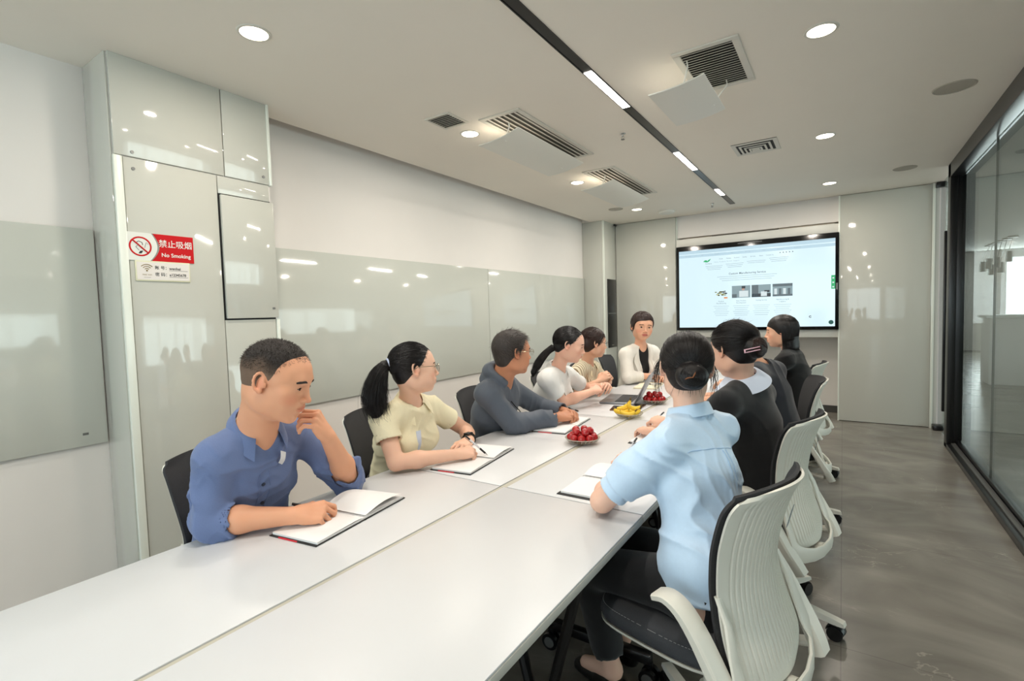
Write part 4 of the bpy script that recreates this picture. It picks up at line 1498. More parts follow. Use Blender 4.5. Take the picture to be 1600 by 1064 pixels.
def skull_r(D, R=(0.083, 0.103, 0.090)):
    D = D / np.linalg.norm(D, axis=-1, keepdims=True)
    return 1.0 / np.sqrt(((D / np.array(R)) ** 2).sum(-1, keepdims=True)) * D + HC


def hair_cap(h, F, line, R=(0.083, 0.103, 0.090), nape=-0.075, k=0.006, occ=(0.062, 0.052, 0.055, -0.045, -0.040), rag=0.0, skew=0.0, thin=0.0035):
    """scalp mass bounded by a hairline: line = [(z, y), ...] rising"""
    g = np.linspace(line[0][0] - 0.02, line[-1][0] + 0.02, 200)
    v = np.interp(g, [p[0] for p in line], [p[1] for p in line])
    v = np.convolve(np.pad(v, 7, 'edge'), np.ones(15) / 15, 'valid')
    zs, ysl = g, v
    c = h.w(HC)
    s = h.s

    def fn(X, Y, Z):
        x, y, z = (X - h.c[0]) / s, (Y - h.c[1]) / s, (Z - h.c[2]) / s
        a = x * h.R[0, 0] + y * h.R[1, 0] + z * h.R[2, 0]
        b = x * h.R[0, 1] + y * h.R[1, 1] + z * h.R[2, 1]
        e = x * h.R[0, 2] + y * h.R[1, 2] + z * h.R[2, 2]
        r = R
        k0 = np.sqrt((a / (r[0] * h.wd)) ** 2 + ((b - HC[1]) / r[1]) ** 2 + ((e - HC[2]) / r[2]) ** 2)
        # occiput narrows into the nape
        d = (k0 - 1) * 0.085
        d2 = np.sqrt((a / occ[0]) ** 2 + ((b - occ[3]) / occ[1]) ** 2 + ((e - occ[4]) / occ[2]) ** 2)
        d2 = (d2 - 1) * 0.055
        hh = np.maximum(0.03 - np.abs(d - d2), 0) / 0.03
        d = np.minimum(d, d2) - hh * hh * 0.03 * 0.25
        hl = b - np.interp(e + skew * a, zs, ysl)
        if rag:
            hl = hl + rag * (np.sin(a * 310 + e * 190) + np.sin(a * 170 - e * 420 + 1.0))
        d = d + np.clip((hl + 0.014) / 0.014, 0, 1) * thin + np.clip((nape + 0.035 - e) / 0.035, 0, 1) * 0.005
        d = np.maximum(d, hl * 0.8)
        nz = nape + 6.0 * a * a - 0.12 * (b + 0.09) + (rag * 1.5 * np.sin(a * 500) if rag else 0)
        d = np.maximum(d, (nz - e) * 0.9)
        return d * s
    F.op(fn, c - 0.16 * s, c + 0.16 * s, k)


def flow_paths(h, starts, target, n=9, R=(0.0845, 0.1045, 0.0915), jit=0.0012, seed=0):
    """strands lying on the skull from start directions to a tie point, head space dirs"""
    rs = np.random.RandomState(seed)
    A = np.asarray(starts, float); A /= np.linalg.norm(A, axis=1, keepdims=True)
    B = np.asarray(target, float)
    if B.ndim == 1:
        B = np.tile(B, (len(A), 1))
    B = B / np.linalg.norm(B, axis=1, keepdims=True)
    om = np.arccos(np.clip((A * B).sum(1), -1, 1))[:, None]
    out = []
    for t in np.linspace(0, 1, n):
        D = (np.sin((1 - t) * om) * A + np.sin(t * om) * B) / (np.sin(om) + 1e-6)
        out.append(D)
    D = np.stack(out, 1)
    Rj = np.array(R)
    P = skull_r(D, Rj) + rs.normal(0, jit, (len(A), 1, 3)) + rs.normal(0, jit * 0.35, (len(A), n, 3))
    P[..., 0] *= h.wd
    return h.c + (P * h.s) @ h.R.T


# ------------------------------------------------------------------ hands
def hand(F, wr, d, up, side, curls, s=1.0, thumb=(0.5, 0.6), spread=0.05, k=0.004):
    """wr wrist, d towards the fingers, up = back of the hand, side 'R' or 'L'"""
    wr = np.asarray(wr, float); d = nrm(d); up = nrm(np.asarray(up) - d * np.dot(up, d))
    t = np.cross(up, d) if side == 'R' else np.cross(d, up)
    knx = [0.030, 0.010, -0.011, -0.030]
    kny = [0.085, 0.089, 0.084, 0.075]
    ln = [(0.040, 0.024, 0.020), (0.044, 0.028, 0.021), (0.041, 0.026, 0.020), (0.032, 0.019, 0.017)]
    rad = [0.0088, 0.0090, 0.0086, 0.0076]
    F.cone(wr, wr + d * 0.03 * s, 0.024 * s, 0.024 * s, 0.015, flat=(up, 1.35))
    tips = []
    for i in range(4):
        kn = wr + (t * knx[i] + d * kny[i] - up * 0.002 * abs(i - 1)) * s
        F.cone(wr + (t * knx[i] * 0.55 + d * 0.018) * s, kn, 0.0135 * s, rad[i] * 1.15 * s, 0.012)
        F.cone(wr + (t * knx[i] * 0.7 + d * 0.03 - up * 0.008) * s, kn - (d * 0.012 + up * 0.006) * s, 0.012 * s, rad[i] * s, 0.010)
        p = kn
        ang = 0.0
        fd = nrm(d + t * spread * (1.5 - i))
        for j in range(3):
            ang += math.radians(curls[i][j])
            v = fd * math.cos(ang) - up * math.sin(ang)
            q = p + v * ln[i][j] * s
            r0 = rad[i] * (1.0, 0.92, 0.84)[j] * s
            r1 = rad[i] * (0.92, 0.84, 0.70)[j] * s
            F.cone(p, q, r0, r1, 0.0022 if j else 0.004)
            p = q
        tips.append(p)
    a, b = thumb   # a: how far it swings off the palm side, b: how far it folds under
    p = wr + (t * 0.020 + d * 0.018 - up * 0.006) * s
    v1 = nrm(t * (0.35 + a) + d * 0.75 - up * b * 0.5)
    q = p + v1 * 0.045 * s
    F.cone(p, q, 0.0155 * s, 0.0115 * s, 0.012)
    v2 = nrm(t * (a - 0.25) + d * 0.9 - up * b)
    r = q + v2 * 0.032 * s
    F.cone(q, r, 0.0112 * s, 0.0098 * s, 0.003)
    v3 = nrm(t * (a - 0.65) + d * 0.9 - up * b)
    e = r + v3 * 0.026 * s
    F.cone(r, e, 0.0098 * s, 0.0078 * s, 0.003)
    return tips, e


RELAX = [(22, 30, 18), (28, 34, 20), (32, 36, 20), (36, 38, 22)]
LOOSE = [(40, 45, 25), (50, 50, 28), (55, 55, 30), (58, 58, 30)]
FIST = [(62, 85, 45), (68, 88, 50), (72, 90, 50), (74, 90, 50)]
PENG = [(38, 48, 15), (52, 62, 30), (66, 78, 40), (72, 82, 42)]
FLAT = [(8, 10, 8), (8, 10, 8), (10, 12, 8), (14, 14, 10)]


# ------------------------------------------------------------------ figures
def limb_pts(a, b, n):
    a = np.asarray(a, float); b = np.asarray(b, float)
    return [a + (b - a) * i / n for i in range(n + 1)]


class Person:
    def __init__(self, base, label, skin=(222, 176, 150), h=0.004, hc=0.006):
        self.root = empty('person', base)
        tag(self.root, label, 'person')
        self.sh = np.array(base, float)
        self.skin = skin
        self.h = h * 1.08
        self.hc = hc * 1.04

    def joints(self, **k):
        self.__dict__.update({a: np.array(b, float) for a, b in k.items()})
        self.fw = nrm(np.array([math.cos(math.radians(self.yaw)), math.sin(math.radians(self.yaw)), 0.0]))
        self.lat = np.array([self.fw[1], -self.fw[0], 0.0])       # towards the person's right
        return self

    def bounds(self, pad=0.14, low=None):
        P = np.stack([self.hip, self.neck, self.head.c, self.shL, self.shR, self.elL, self.elR, self.wrL, self.wrR] + self.extra())
        lo, hi = P.min(0) - pad, P.max(0) + pad
        if low is not None:
            lo[2] = low
        return lo, hi

    def extra(self):
        return [self.knL, self.knR, self.anL, self.anR]

    def torso(self, F, g=0.0, bust=0.0, belly=0.0, wsc=1.0):
        """g grows the shape (cloth)"""
        up = nrm(self.neck - self.hip)
        ch = self.hip + (self.neck - self.hip) * 0.62
        wa = self.hip + (self.neck - self.hip) * 0.28
        ut = self.hip + (self.neck - self.hip) * 0.84
        lat = nrm(self.shR - self.shL) * wsc
        fw = np.cross(up, nrm(lat))
        if np.dot(fw, self.fw) < 0:
            fw = -fw
        b = self.bs
        hc = self.hip - up * 0.02
        F.cone(hc, wa, 0.150 * b + g, 0.126 * b + g, 0.05, flat=(fw, 1.30))
        F.cone(wa, ch, 0.126 * b + g, 0.142 * b + g, 0.05, flat=(fw, 1.42))
        F.cone(ch, ut - up * 0.03, 0.142 * b + g, 0.098 * b + g, 0.05, flat=(fw, 1.45))
        for s in (-1, 1):
            sh = self.shR if s > 0 else self.shL
            F.cone(ut + lat * s * 0.05 - up * 0.01, sh, 0.052 * b + g, 0.042 * b + g, 0.045)
            # trapezius slope
            F.cone(self.neck - up * 0.020, sh * 0.66 + self.neck * 0.34 - up * 0.001, 0.038 * b + g * 0.8, 0.036 * b + g, 0.045)
            if bust:
                F.ell(ch + lat * s * 0.075 + fw * 0.075 * self.bs + up * 0.005, np.array([0.062, 0.062, 0.062]) * (0.7 + bust) + g, None, 0.05)
        if belly:
            F.ell(wa + fw * 0.06, (0.11 + g, 0.11 + g, 0.12 + g), None, 0.08)
        self.up = up; self.fwt = fw
        nd = nrm(self.head.w((0, -0.03, -0.05)) - self.neck)
        self.nax = nrm(nd * 0.65 + up * 0.35)

    def body(self, hands=True, face=True, tintfn=None):
        lo, hi = self.bounds(0.16, 0.02)
        F = Field(lo, hi, self.h, zf=0.735, H=0.016, mid=(0.895, min(self.head.c[2] - 0.17, self.wrL[2] - 0.04 if self.wrL[2] > 0.92 else 9)))
        self.torso(F, -0.006)
        b = self.bs
        # neck
        nr = 0.047 if self.head.f else 0.057
        F.cone(self.neck - self.up * 0.03, self.head.w((0, -0.026, -0.045)), nr * b * 1.08, nr * b, 0.03)
        # arms
        for s in ('L', 'R'):
            sh, el, wr = getattr(self, 'sh' + s), getattr(self, 'el' + s), getattr(self, 'wr' + s)
            F.cone(sh, el, 0.046 * b, 0.038 * b, 0.03)
            F.cone(el, el + (wr - el) * 0.35, 0.037 * b, 0.038 * b, 0.012)
            F.cone(el + (wr - el) * 0.35, wr, 0.038 * b, 0.025 * b, 0.02)
            hs = getattr(self, 'hand' + s, None)
            if hs is not None and hands:
                r = hand(F, wr, s=self.hs, side=s, **hs)
                setattr(self, 'tips' + s, r)
        # legs, thin under the trousers
        for s, sg in (('L', -1), ('R', 1)):
            hp = self.hip + self.lat * sg * 0.085
            kn, an = getattr(self, 'kn' + s), getattr(self, 'an' + s)
            F.cone(hp, kn, 0.070 * b, 0.048 * b, 0.03)
            F.cone(kn, an, 0.046 * b, 0.032 * b, 0.02)
            F.cone(an, an + self.fw * 0.14 + np.array([0, 0, -0.05]), 0.034, 0.026, 0.02)
        self.head.sculpt(F)
        V, Q = F.mesh()
        # keep only cells below nothing: drop nothing
        col = self.head.tint(V, self.skin, getattr(self, 'lip', None) if self.head.f else tuple(int(v * k) for v, k in zip(self.skin, (0.90, 0.74, 0.72))))
        if tintfn is not None:
            col = tintfn(self, V, col)
        tag(np_mesh('body', V, Q, M_SKIN, self.root, self.sh, col))
        self.F = None

    def cloth(self, name, build, m, label=None, h=None, crease=None, lo=None, hi=None):
        a, b = self.bounds(0.17, 0.40)
        F = Field(a if lo is None else lo, b if hi is None else hi, h or self.hc)
        build(F)
        if crease is not None:
            F.displace(crease)
        V, Q = F.mesh()
        o = np_mesh(name, V, Q, m, self.root, self.sh)
        self.cv = V
        if label:
            o['label'] = label
        return o

    def on_cloth(self, pts, side=1, out=0.0015, tol=0.008):
        """points (u across towards the right, t 0 neck .. 1 hip) dropped onto the front (1) or back (-1) of the last cloth"""
        up = self.up
        w = (self.cv - self.neck) @ self.fwt * side
        u = (self.cv - self.neck) @ self.lat
        t = -((self.cv - self.neck) @ up)
        L = np.linalg.norm(self.neck - self.hip)
        res = []
        for a, b in pts:
            d2 = (u - a) ** 2 + (t - b * L) ** 2 + np.where((w < -0.02) | (w > 0.175), 1.0, 0.0)
            near = np.argsort(d2)[:40]
            near = near[d2[near] < max(tol * tol, d2[near[0]] * 1.5)]
            i = near[np.argmax(w[near])]
            res.append(self.cv[i] + self.fwt * side * out - self.sh)
        res = np.array(res)
        if len(res) > 4:
            for _ in range(2):
                res[1:-1] = (res[:-2] + res[1:-1] * 2 + res[2:]) / 4
        return res

    def sleeve(self, F, s, r0, r1, to_el=1.0, to_wr=0.0, g=0.0, cuff=None, k=0.03, open_=True, relb=None):
        """sleeve down the upper arm (to_el 0..1) and forearm (to_wr 0..1)"""
        sh, el, wr = getattr(self, 'sh' + s), getattr(self, 'el' + s), getattr(self, 'wr' + s)
        if to_wr <= 0:
            e = sh + (el - sh) * to_el
            n = nrm(el - sh)
            F.cone(sh, e + n * 0.03, r0, r1, k, clip=(e, n))
            if cuff:
                F.cone(e - n * cuff[0], e + n * 0.03, r1 + cuff[1], r1 + cuff[1], 0.004, clip=(e, n))
            if open_:
                F.cone(e - n * 0.022, e + n * 0.06, r1 - 0.011, r1 - 0.010, 0.003, 'sub')
        else:
            rm = relb or (r0 + r1) / 2
            F.cone(sh, el, r0, rm, k)
            e = el + (wr - el) * to_wr
            n = nrm(wr - el)
            F.cone(el, e + n * 0.03, rm, r1, 0.02, clip=(e, n))
            if cuff:
                F.cone(e - n * cuff[0], e + n * 0.03, r1 + cuff[1], r1 + cuff[1], 0.006, clip=(e, n))
            if open_:
                F.cone(e - n * 0.02, e + n * 0.06, r1 - 0.006, r1 - 0.005, 0.003, 'sub')

    def neck_hole(self, F, r=0.066, v=0.0, vw=0.03, back=0.01):
        """open the cloth around the neck, v = depth of a front V"""
        c = self.neck
        F.cone(c - self.nax * back, c + self.nax * 0.16, r, r + 0.012, 0.006, 'sub')
        if v:
            F.cone(c + self.fwt * 0.07 + self.up * 0.02, c + self.fwt * 0.115 - self.up * v, vw, 0.004, 0.006, 'sub', flat=(self.lat, 1.0))

    def trousers(self, m, label=None, cut=None):
        def b(F):
            for s, sg in (('L', -1), ('R', 1)):
                hp = self.hip + self.lat * sg * 0.080
                kn, an = getattr(self, 'kn' + s), getattr(self, 'an' + s)
                e = kn + (an - kn) * (cut or 0.92)
                n = nrm(an - kn)
                F.cone(hp, kn, 0.090 * self.bs, 0.068 * self.bs, 0.04)
                F.cone(kn, e + n * 0.02, 0.066 * self.bs, 0.060, 0.02, clip=(e, n))
            up = nrm(self.neck - self.hip)
            F.cone(self.hip - up * 0.02, self.hip + (self.neck - self.hip) * 0.24, 0.158 * self.bs, 0.136 * self.bs, 0.04, flat=(self.fwt, 1.28), clip=(self.hip + (self.neck - self.hip) * 0.26, up))
        P = np.stack([self.hip] + self.extra())
        return self.cloth('trousers', b, m, label, h=0.016, lo=P.min(0) - 0.15, hi=P.max(0) + 0.18)

    def shoes(self, m):
        for s in ('L', 'R'):
            an = getattr(self, 'an' + s)
            F = Field(an - np.array([0.2, 0.2, 0.13]), an + np.array([0.2, 0.2, 0.03]), 0.011)
            z = 0.03
            heel = np.array([an[0], an[1], z]) - self.fw * 0.04
            toe = np.array([an[0], an[1], z - 0.005]) + self.fw * 0.17
            F.cone(heel, toe, 0.034, 0.030, 0.01, flat=((0, 0, 1), 1.1))
            F.cone(heel + np.array([0, 0, 0.02]), np.array([an[0], an[1], z + 0.02]) + self.fw * 0.06, 0.034, 0.028, 0.02)
            F.plane((0, 0, 0.004), (0, 0, -1))
            V, Q = F.mesh()
            np_mesh('shoe', V, Q, m, self.root, self.sh)

    def collar(self, m, R=(0.062, 0.066), hs=0.030, L0=0.036, Lp=0.062, gap=0.35, drop=0.035, flare=0.45, name='collar', label=None, lift=0.0, fold=True, tilt=None, part=(0.0, 1.0), spread=0.02, th=0.003):
        up = self.nax
        fw = nrm(self.fwt - up * np.dot(self.fwt, up))
        lat = np.cross(fw, up)
        c = self.neck + up * lift - self.sh

        def fn(u, v):
            u = part[0] + (part[1] - part[0]) * u
            th_ = (-1 + 2 * u) * (PI - gap)
            dr = -fw * math.cos(th_) * R[1] + lat * math.sin(th_) * R[0]
            dn = nrm(dr)
            a = abs(th_) / (PI - gap)
            L = L0 + (Lp - L0) * max(0, (a - 0.55) / 0.45) ** 1.5
            z0 = -drop * (1 - math.cos(th_)) / 2
            if not fold:
                return c + dr + dn * 0.004 * v + up * (z0 + hs * v)
            if v < 0.35:
                t = v / 0.35
                return c + dr - dn * 0.003 * t + up * (z0 + hs * t)
            t = (v - 0.35) / 0.65
            out = 0.005 + flare * L * t
            return c + dr + dn * out + fw * spread * t * a + up * (z0 + hs + 0.002 * math.sin(PI * t) - L * t * 0.88)
        o = MB().grid(fn, 49, 13, thick=th).build(name, m, self.root, smooth=60)
        if label:
            o['label'] = label
        return o


M_SKIN = mat('skin', (222, 176, 150), 0.5, spec=0.4, sss=0.12, attr='Col', bump=0.10, bscale=900, bdist=0.0006)


def short_hair(p, m, n=900, length=0.018, seed=1, R=(0.081, 0.101, 0.088), front=0.045, lift=0.6, strand=0.0006, mstr=None, dirs=None, line=None, zmin=0.0):
    """short spiky strands over the upper skull"""
    h = p.head
    rs = np.random.RandomState(seed)
    D = rs.normal(0, 1, (n * 3, 3)); D /= np.linalg.norm(D, axis=1, keepdims=True)
    P = skull_r(D, R)
    ok = (P[:, 1] < np.interp(P[:, 2], [q[0] for q in line], [q[1] for q in line]) - 0.020) & (P[:, 2] > zmin)
    D = D[ok][:n]; P = P[ok][:n]
    flow = np.array([0.0, 0.8, 0.35]) if dirs is None else np.array(dirs)
    g = D * lift + flow + rs.normal(0, 0.25, P.shape)
    g /= np.linalg.norm(g, axis=1, keepdims=True)
    M = 5
    path = np.stack([P - D * 0.003 + g * length * t + D * 0.0 + np.array([0, 0, -0.004]) * t * t for t in np.linspace(0, 1, M)], 1)
    path[..., 0] *= h.wd
    W_ = h.c + (path * h.s) @ h.R.T
    return strands('hair_strands', W_, strand, mstr or m, p.root, p.sh)

# ================================================================== CHAIR PLACEMENT
chair0 = make_chair()
index_tree(chair0)
chair_spots = [
    (-0.345, 1.57, 75, 'white ribbed office chair nearest the camera on the right, under the light blue shirt'),
    (-0.31, 2.52, 77, 'white ribbed office chair with grey seat behind the black cardigan'),
    (-0.33, 3.74, 100, 'third white backed office chair on the right, dark mesh front showing'),
    (-0.35, 4.86, 82, 'farthest office chair on the right, behind the bob haired woman'),
    (-1.790, 0.970, -84, 'dark mesh office chair behind the man in the blue shirt'),
    (-1.85, 1.76, -88, 'dark mesh office chair behind the woman in the cream blouse'),
    (-1.80, 2.55, -88, 'dark mesh office chair behind the man in the grey jacket'),
    (-1.78, 3.40, -90, 'dark mesh office chair behind the woman in the white polo'),
    (-1.82, 4.12, -90, 'office chair of the woman in the striped blouse'),
    (-1.92, 4.95, -84, 'dark mesh office chair beside the woman in the white blazer'),
]
for i, (x, y, a, lab) in enumerate(chair_spots):
    o = chair0 if i == 0 else copy_tree(chair0)
    o.location = (x, y, 0)
    o.rotation_euler = (0, 0, math.radians(a))
    tag(o, lab, 'office chair', 'office chairs around the table')

M_BLKTR = mat('black_trouser_cloth', (16, 16, 19), 0.85, sheen=0.2, bump=0.2, bscale=300)
M_SHOE = mat('black_shoe', (20, 19, 19), 0.4)
M_STEEL = mat('spectacle_metal', (150, 140, 120), 0.25, metal=1.0)
M_BLKF = mat('spectacle_dark', (30, 26, 26), 0.3)
M_BTN = mat('dark_button', (44, 50, 66), 0.35)


def sheet(fn, nu, nv, name, m, root, th=0.0025, smooth=60):
    return MB().grid(fn, nu, nv, thick=th).build(name, m, root, smooth=smooth)


# ------------------------------------------------------------------ man in the blue shirt
M_BLUE = mat('slate_blue_cotton', (100, 117, 158), 0.8, sheen=0.15, noise=0.03, nscale=260, bump=0.25, bscale=900)
M_WHCOT = mat('white_cotton', (226, 226, 226), 0.8)
p = Person((-1.80, 0.92, 0.0), 'man in a rolled sleeve blue shirt resting his chin on his hand', (220, 160, 126), 0.0030, 0.0045)
p.bs = 1.06; p.hs = 1.04; p.yaw = 4
p.head = Head((-1.490, 0.893, 1.232), 32, -17, 2, 1.045, False, 1.04)
p.joints(hip=(-1.87, 0.93, 0.58), neck=(-1.605, 0.880, 1.075), shL=(-1.665, 1.055, 1.005), shR=(-1.630, 0.755, 1.000),
         elL=(-1.590, 1.225, 0.800), elR=(-1.640, 0.735, 0.802), wrL=(-1.478, 1.058, 1.015), wrR=(-1.460, 0.905, 0.797),
         knL=(-1.44, 1.05, 0.52), knR=(-1.44, 0.84, 0.52), anL=(-1.42, 1.05, 0.11), anR=(-1.42, 0.84, 0.11))
p.handL = dict(d=(0.10, -0.52, 0.84), up=(0.80, 0.35, 0.45), curls=[(66, 62, 25), (72, 62, 25), (70, 60, 25), (62, 55, 25)], thumb=(0.10, 0.80), spread=0.03)
p.handR = dict(d=(0.60, 0.80, 0.03), up=(0.30, -0.42, 0.85), curls=PENG, thumb=(0.20, 0.55), spread=0.02)
p.body()
p.head.features(p.root, p.sh, (40, 32, 28), bw=1.7)


def b(F):
    p.torso(F, 0.010)
    p.sleeve(F, 'R', 0.055, 0.050, to_wr=0.30, relb=0.055, cuff=(0.06, 0.005))
    p.sleeve(F, 'L', 0.055, 0.052, to_wr=0.24, relb=0.056, cuff=(0.05, 0.005))
    p.neck_hole(F, 0.060, v=0.12, vw=0.036)


def cr(P):
    return folds(P, 3, 19, 0.0078, (0.9, 0.3, 0.5), [(p.elR, 0.13, 1.1), (p.elL, 0.13, 1.0), (p.shR, 0.10, 0.5), ((-1.72, 0.95, 0.80), 0.12, 0.5)])


p.cloth('shirt', b, M_BLUE, crease=cr)
p.collar(M_BLUE, R=(0.067, 0.068), hs=0.032, L0=0.040, Lp=0.070, gap=0.62, drop=0.034, flare=0.42, lift=0.010, spread=0.010)
for q in p.on_cloth([(0.0, t) for t in (0.26, 0.40, 0.54, 0.68)], 1, 0.001):
    MB().cyl(q, q + p.fwt * 0.004, 0.0062, seg=16).build('button', M_BTN, p.root)
for du in (-0.018, 0.018):
    MB().tube(p.on_cloth([(du, t) for t in np.linspace(0.20, 0.80, 22)], 1, 0.0008), 0.0013, 6).build('placket_seam', M_BLUE, p.root)
# pale inside of the open collar on his left
ic = p.on_cloth([(-0.035, 0.13)], 1, 0.004)[0]
MB().grid(lambda u, v: tuple(ic + p.lat * (-0.004 - 0.020 * u) * (1 - 0.25 * v) + p.up * (0.030 - 0.052 * v - 0.012 * u) + p.fwt * (0.004 + 0.006 * math.sin(PI * v))), 6, 8, thick=0.002).build('inner_collar', M_WHCOT, p.root, smooth=60)

LINE1 = [(-0.08, -0.055), (-0.045, -0.036), (-0.026, -0.016), (-0.016, 0.026), (0.010, 0.034), (0.03, 0.042), (0.052, 0.052), (0.066, 0.066), (0.076, 0.084), (0.088, 0.12)]
M_FADE = mat('greying_short_hair', (70, 58, 50), 0.75, attr='Col', bump=0.7, bscale=260, bdist=0.003)
Fh = Field(p.head.c - 0.17, p.head.c + 0.17, 0.0026)
hair_cap(p.head, Fh, LINE1, (0.0800, 0.1005, 0.0885), nape=-0.052, k=0.004, thin=0.0012, occ=(0.056, 0.045, 0.050, -0.046, -0.030), rag=0.0012)
V, Q = Fh.mesh()
L = p.head.l(V)
t = np.clip((L[:, 2] - 0.028 + 0.01 * np.sin(L[:, 1] * 60)) / 0.040, 0, 1)[:, None]
cc = np.array(lin((112, 90, 74))) * (1 - t) + np.array(lin((46, 40, 37))) * t
hl = np.interp(L[:, 2], [q[0] for q in LINE1], [q[1] for q in LINE1]) - L[:, 1]
ed = np.clip(1 - np.minimum(hl / 0.008, (L[:, 2] + 0.052 - 0.12 * (L[:, 1] + 0.09) * -1) / 0.030), 0, 1)[:, None] ** 1.3 * 0.85
cc = cc * (1 - ed) + np.array(lin((206, 150, 118))) * ed
np_mesh('hair', V, Q, M_FADE, p.root, p.sh, cc)
M_STRG = mat('grey_brown_strand', (60, 52, 47), 0.5)
short_hair(p, M_STRG, 3000, 0.013, 4, (0.0795, 0.1000, 0.088), dirs=(0.25, 0.30, 0.20), lift=0.40, line=LINE1, zmin=0.030, strand=0.0005)
p.trousers(M_BLKTR); p.shoes(M_SHOE)
man1 = p

# ------------------------------------------------------------------ woman in the light blue shirt, seen from behind
M_SKY = mat('light_blue_satin', (194, 219, 243), 0.42, sheen=0.25, spec=0.5, noise=0.015, nscale=120, bump=0.10, bscale=700)
M_SKYS = mat('light_blue_seam', (156, 188, 222), 0.6)
p = Person((-0.36, 1.62, 0.0), 'woman from behind in a light blue puff sleeve shirt with low tied black hair', (226, 184, 162), 0.0042, 0.0048)
p.bs = 0.98; p.hs = 0.92; p.yaw = 159
p.head = Head((-0.440, 1.712, 1.222), 112, -8, -3, 0.97, True)
p.joints(hip=(-0.335, 1.57, 0.585), neck=(-0.425, 1.690, 1.070), shL=(-0.455, 1.530, 0.998), shR=(-0.350, 1.798, 1.002),
         elL=(-0.655, 1.490, 0.800), elR=(-0.52, 1.98, 0.81), wrL=(-0.715, 1.735, 0.795), wrR=(-0.715, 2.00, 0.795),
         knL=(-0.74, 1.56, 0.53), knR=(-0.72, 1.82, 0.52), anL=(-0.70, 1.66, 0.10), anR=(-0.74, 1.86, 0.10))
p.handL = dict(d=(-0.25, 0.95, 0.0), up=(0, 0, 1), curls=RELAX)
p.handR = dict(d=(-0.97, 0.10, 0.08), up=(-0.10, -0.45, 0.90), curls=PENG, thumb=(0.2, 0.55), spread=0.02)
p.body()
p.head.features(p.root, p.sh)


def drape(P):
    """gathers under the back yoke plus soft folds"""
    u = (P - p.neck) @ p.lat
    w = (P - p.neck) @ p.fwt
    z = P[:, 2]
    back = np.clip(-w / 0.05, 0, 1)
    g = np.exp(-((u + 0.0) / 0.05) ** 2) * np.clip((0.985 - z) / 0.05, 0, 1) * np.clip((z - 0.70) / 0.2, 0, 1)
    return folds(P, 11, 15.0, 0.0085, (0.8, 0.4, 0.45), [(p.elL + np.array([0.05, 0, 0.07]), 0.085, -1.0), (p.elR + np.array([0.05, 0, 0.07]), 0.085, -1.0), (p.hip + np.array([0, 0, 0.16]), 0.12, 0.8)]) - 0.0022 * back * g * np.sin(u * 300)


def b(F):
    p.torso(F, 0.013)
    wa = p.hip + np.array([0, 0, 0.07])
    F.cone(wa - p.lat * 0.06, wa + p.lat * 0.06, 0.104, 0.104, 0.06)
    for s in ('L', 'R'):
        sh, el = getattr(p, 'sh' + s), getattr(p, 'el' + s)
        e = sh + (el - sh) * 0.72
        n = nrm(el - sh)
        m_ = sh + (el - sh) * 0.45
        F.cone(sh, m_, 0.054, 0.070, 0.03)
        F.cone(m_, e + n * 0.01, 0.070, 0.062, 0.02, clip=(e, n))
        e2 = e + n * 0.035
        F.cone(e - n * 0.01, e2 + n * 0.03, 0.053, 0.052, 0.006, clip=(e2, n))
        F.cone(e2 - n * 0.03, e2 + n * 0.06, 0.044, 0.044, 0.003, 'sub')
    p.neck_hole(F, 0.058)
    F.plane(p.hip + np.array([0, 0, -0.01]) + p.fw * 0.0, (0.10, 0, -1), 0.004)


p.cloth('shirt', b, M_SKY, crease=drape)
p.collar(M_SKY, R=(0.058, 0.058), hs=0.040, L0=0.046, Lp=0.062, gap=0.40, drop=0.02, flare=0.34, lift=0.006, spread=0.0)
yk = p.on_cloth([(u, 0.215 + 0.9 * u * u) for u in np.linspace(-0.15, 0.15, 31)], -1, 0.0006)
MB().tube(yk, 0.0010, 6).build('yoke_seam', M_SKYS, p.root)
for du in (-0.012, 0.012):
    MB().tube(p.on_cloth([(du, t) for t in np.linspace(0.225, 0.42, 12)], -1, 0.0004), [0.0016] * 6 + [0.0012] * 3 + [0.0008] * 3, 6).build('pleat', M_SKYS, p.root)
p.trousers(M_BLKTR, cut=0.80); p.shoes(M_SHOE)
w7 = p
hd = p.head
Fh = Field(hd.c - 0.19, hd.c + 0.19, 0.0042)
hair_cap(hd, Fh, [(-0.08, -0.050), (-0.045, -0.040), (-0.02, -0.026), (0.0, 0.004), (0.02, 0.030), (0.05, 0.052), (0.072, 0.080), (0.085, 0.12)], (0.086, 0.106, 0.092), nape=-0.078)
Fh.ell(hd.w((0.004, -0.118, -0.030)), np.array([0.052, 0.034, 0.044]) * hd.s, hd.R, 0.012)
V, Q = Fh.mesh()
np_mesh('hair', V, Q, M_HAIRB, p.root, p.sh)
rs = np.random.RandomState(5)
st_ = []
while len(st_) < 1900:
    d = rs.normal(0, 1, 3); d /= np.linalg.norm(d)
    q = skull_r(d[None])[0]
    if q[1] < np.interp(q[2], [-0.08, -0.045, -0.02, 0.0, 0.02, 0.05, 0.072, 0.085], [-0.05, -0.04, -0.026, 0.004, 0.03, 0.052, 0.08, 0.12]) and q[2] > -0.05 and d[1] > -0.93:
        st_.append(d)
paths = flow_paths(hd, st_, (0.02, -1.0, -0.55), 9, (0.0868, 0.1068, 0.0928), 0.0014, 3)
strands('hair_strands', paths, rs.uniform(0.0005, 0.0011, len(paths)), M_STRAND, p.root, p.sh)
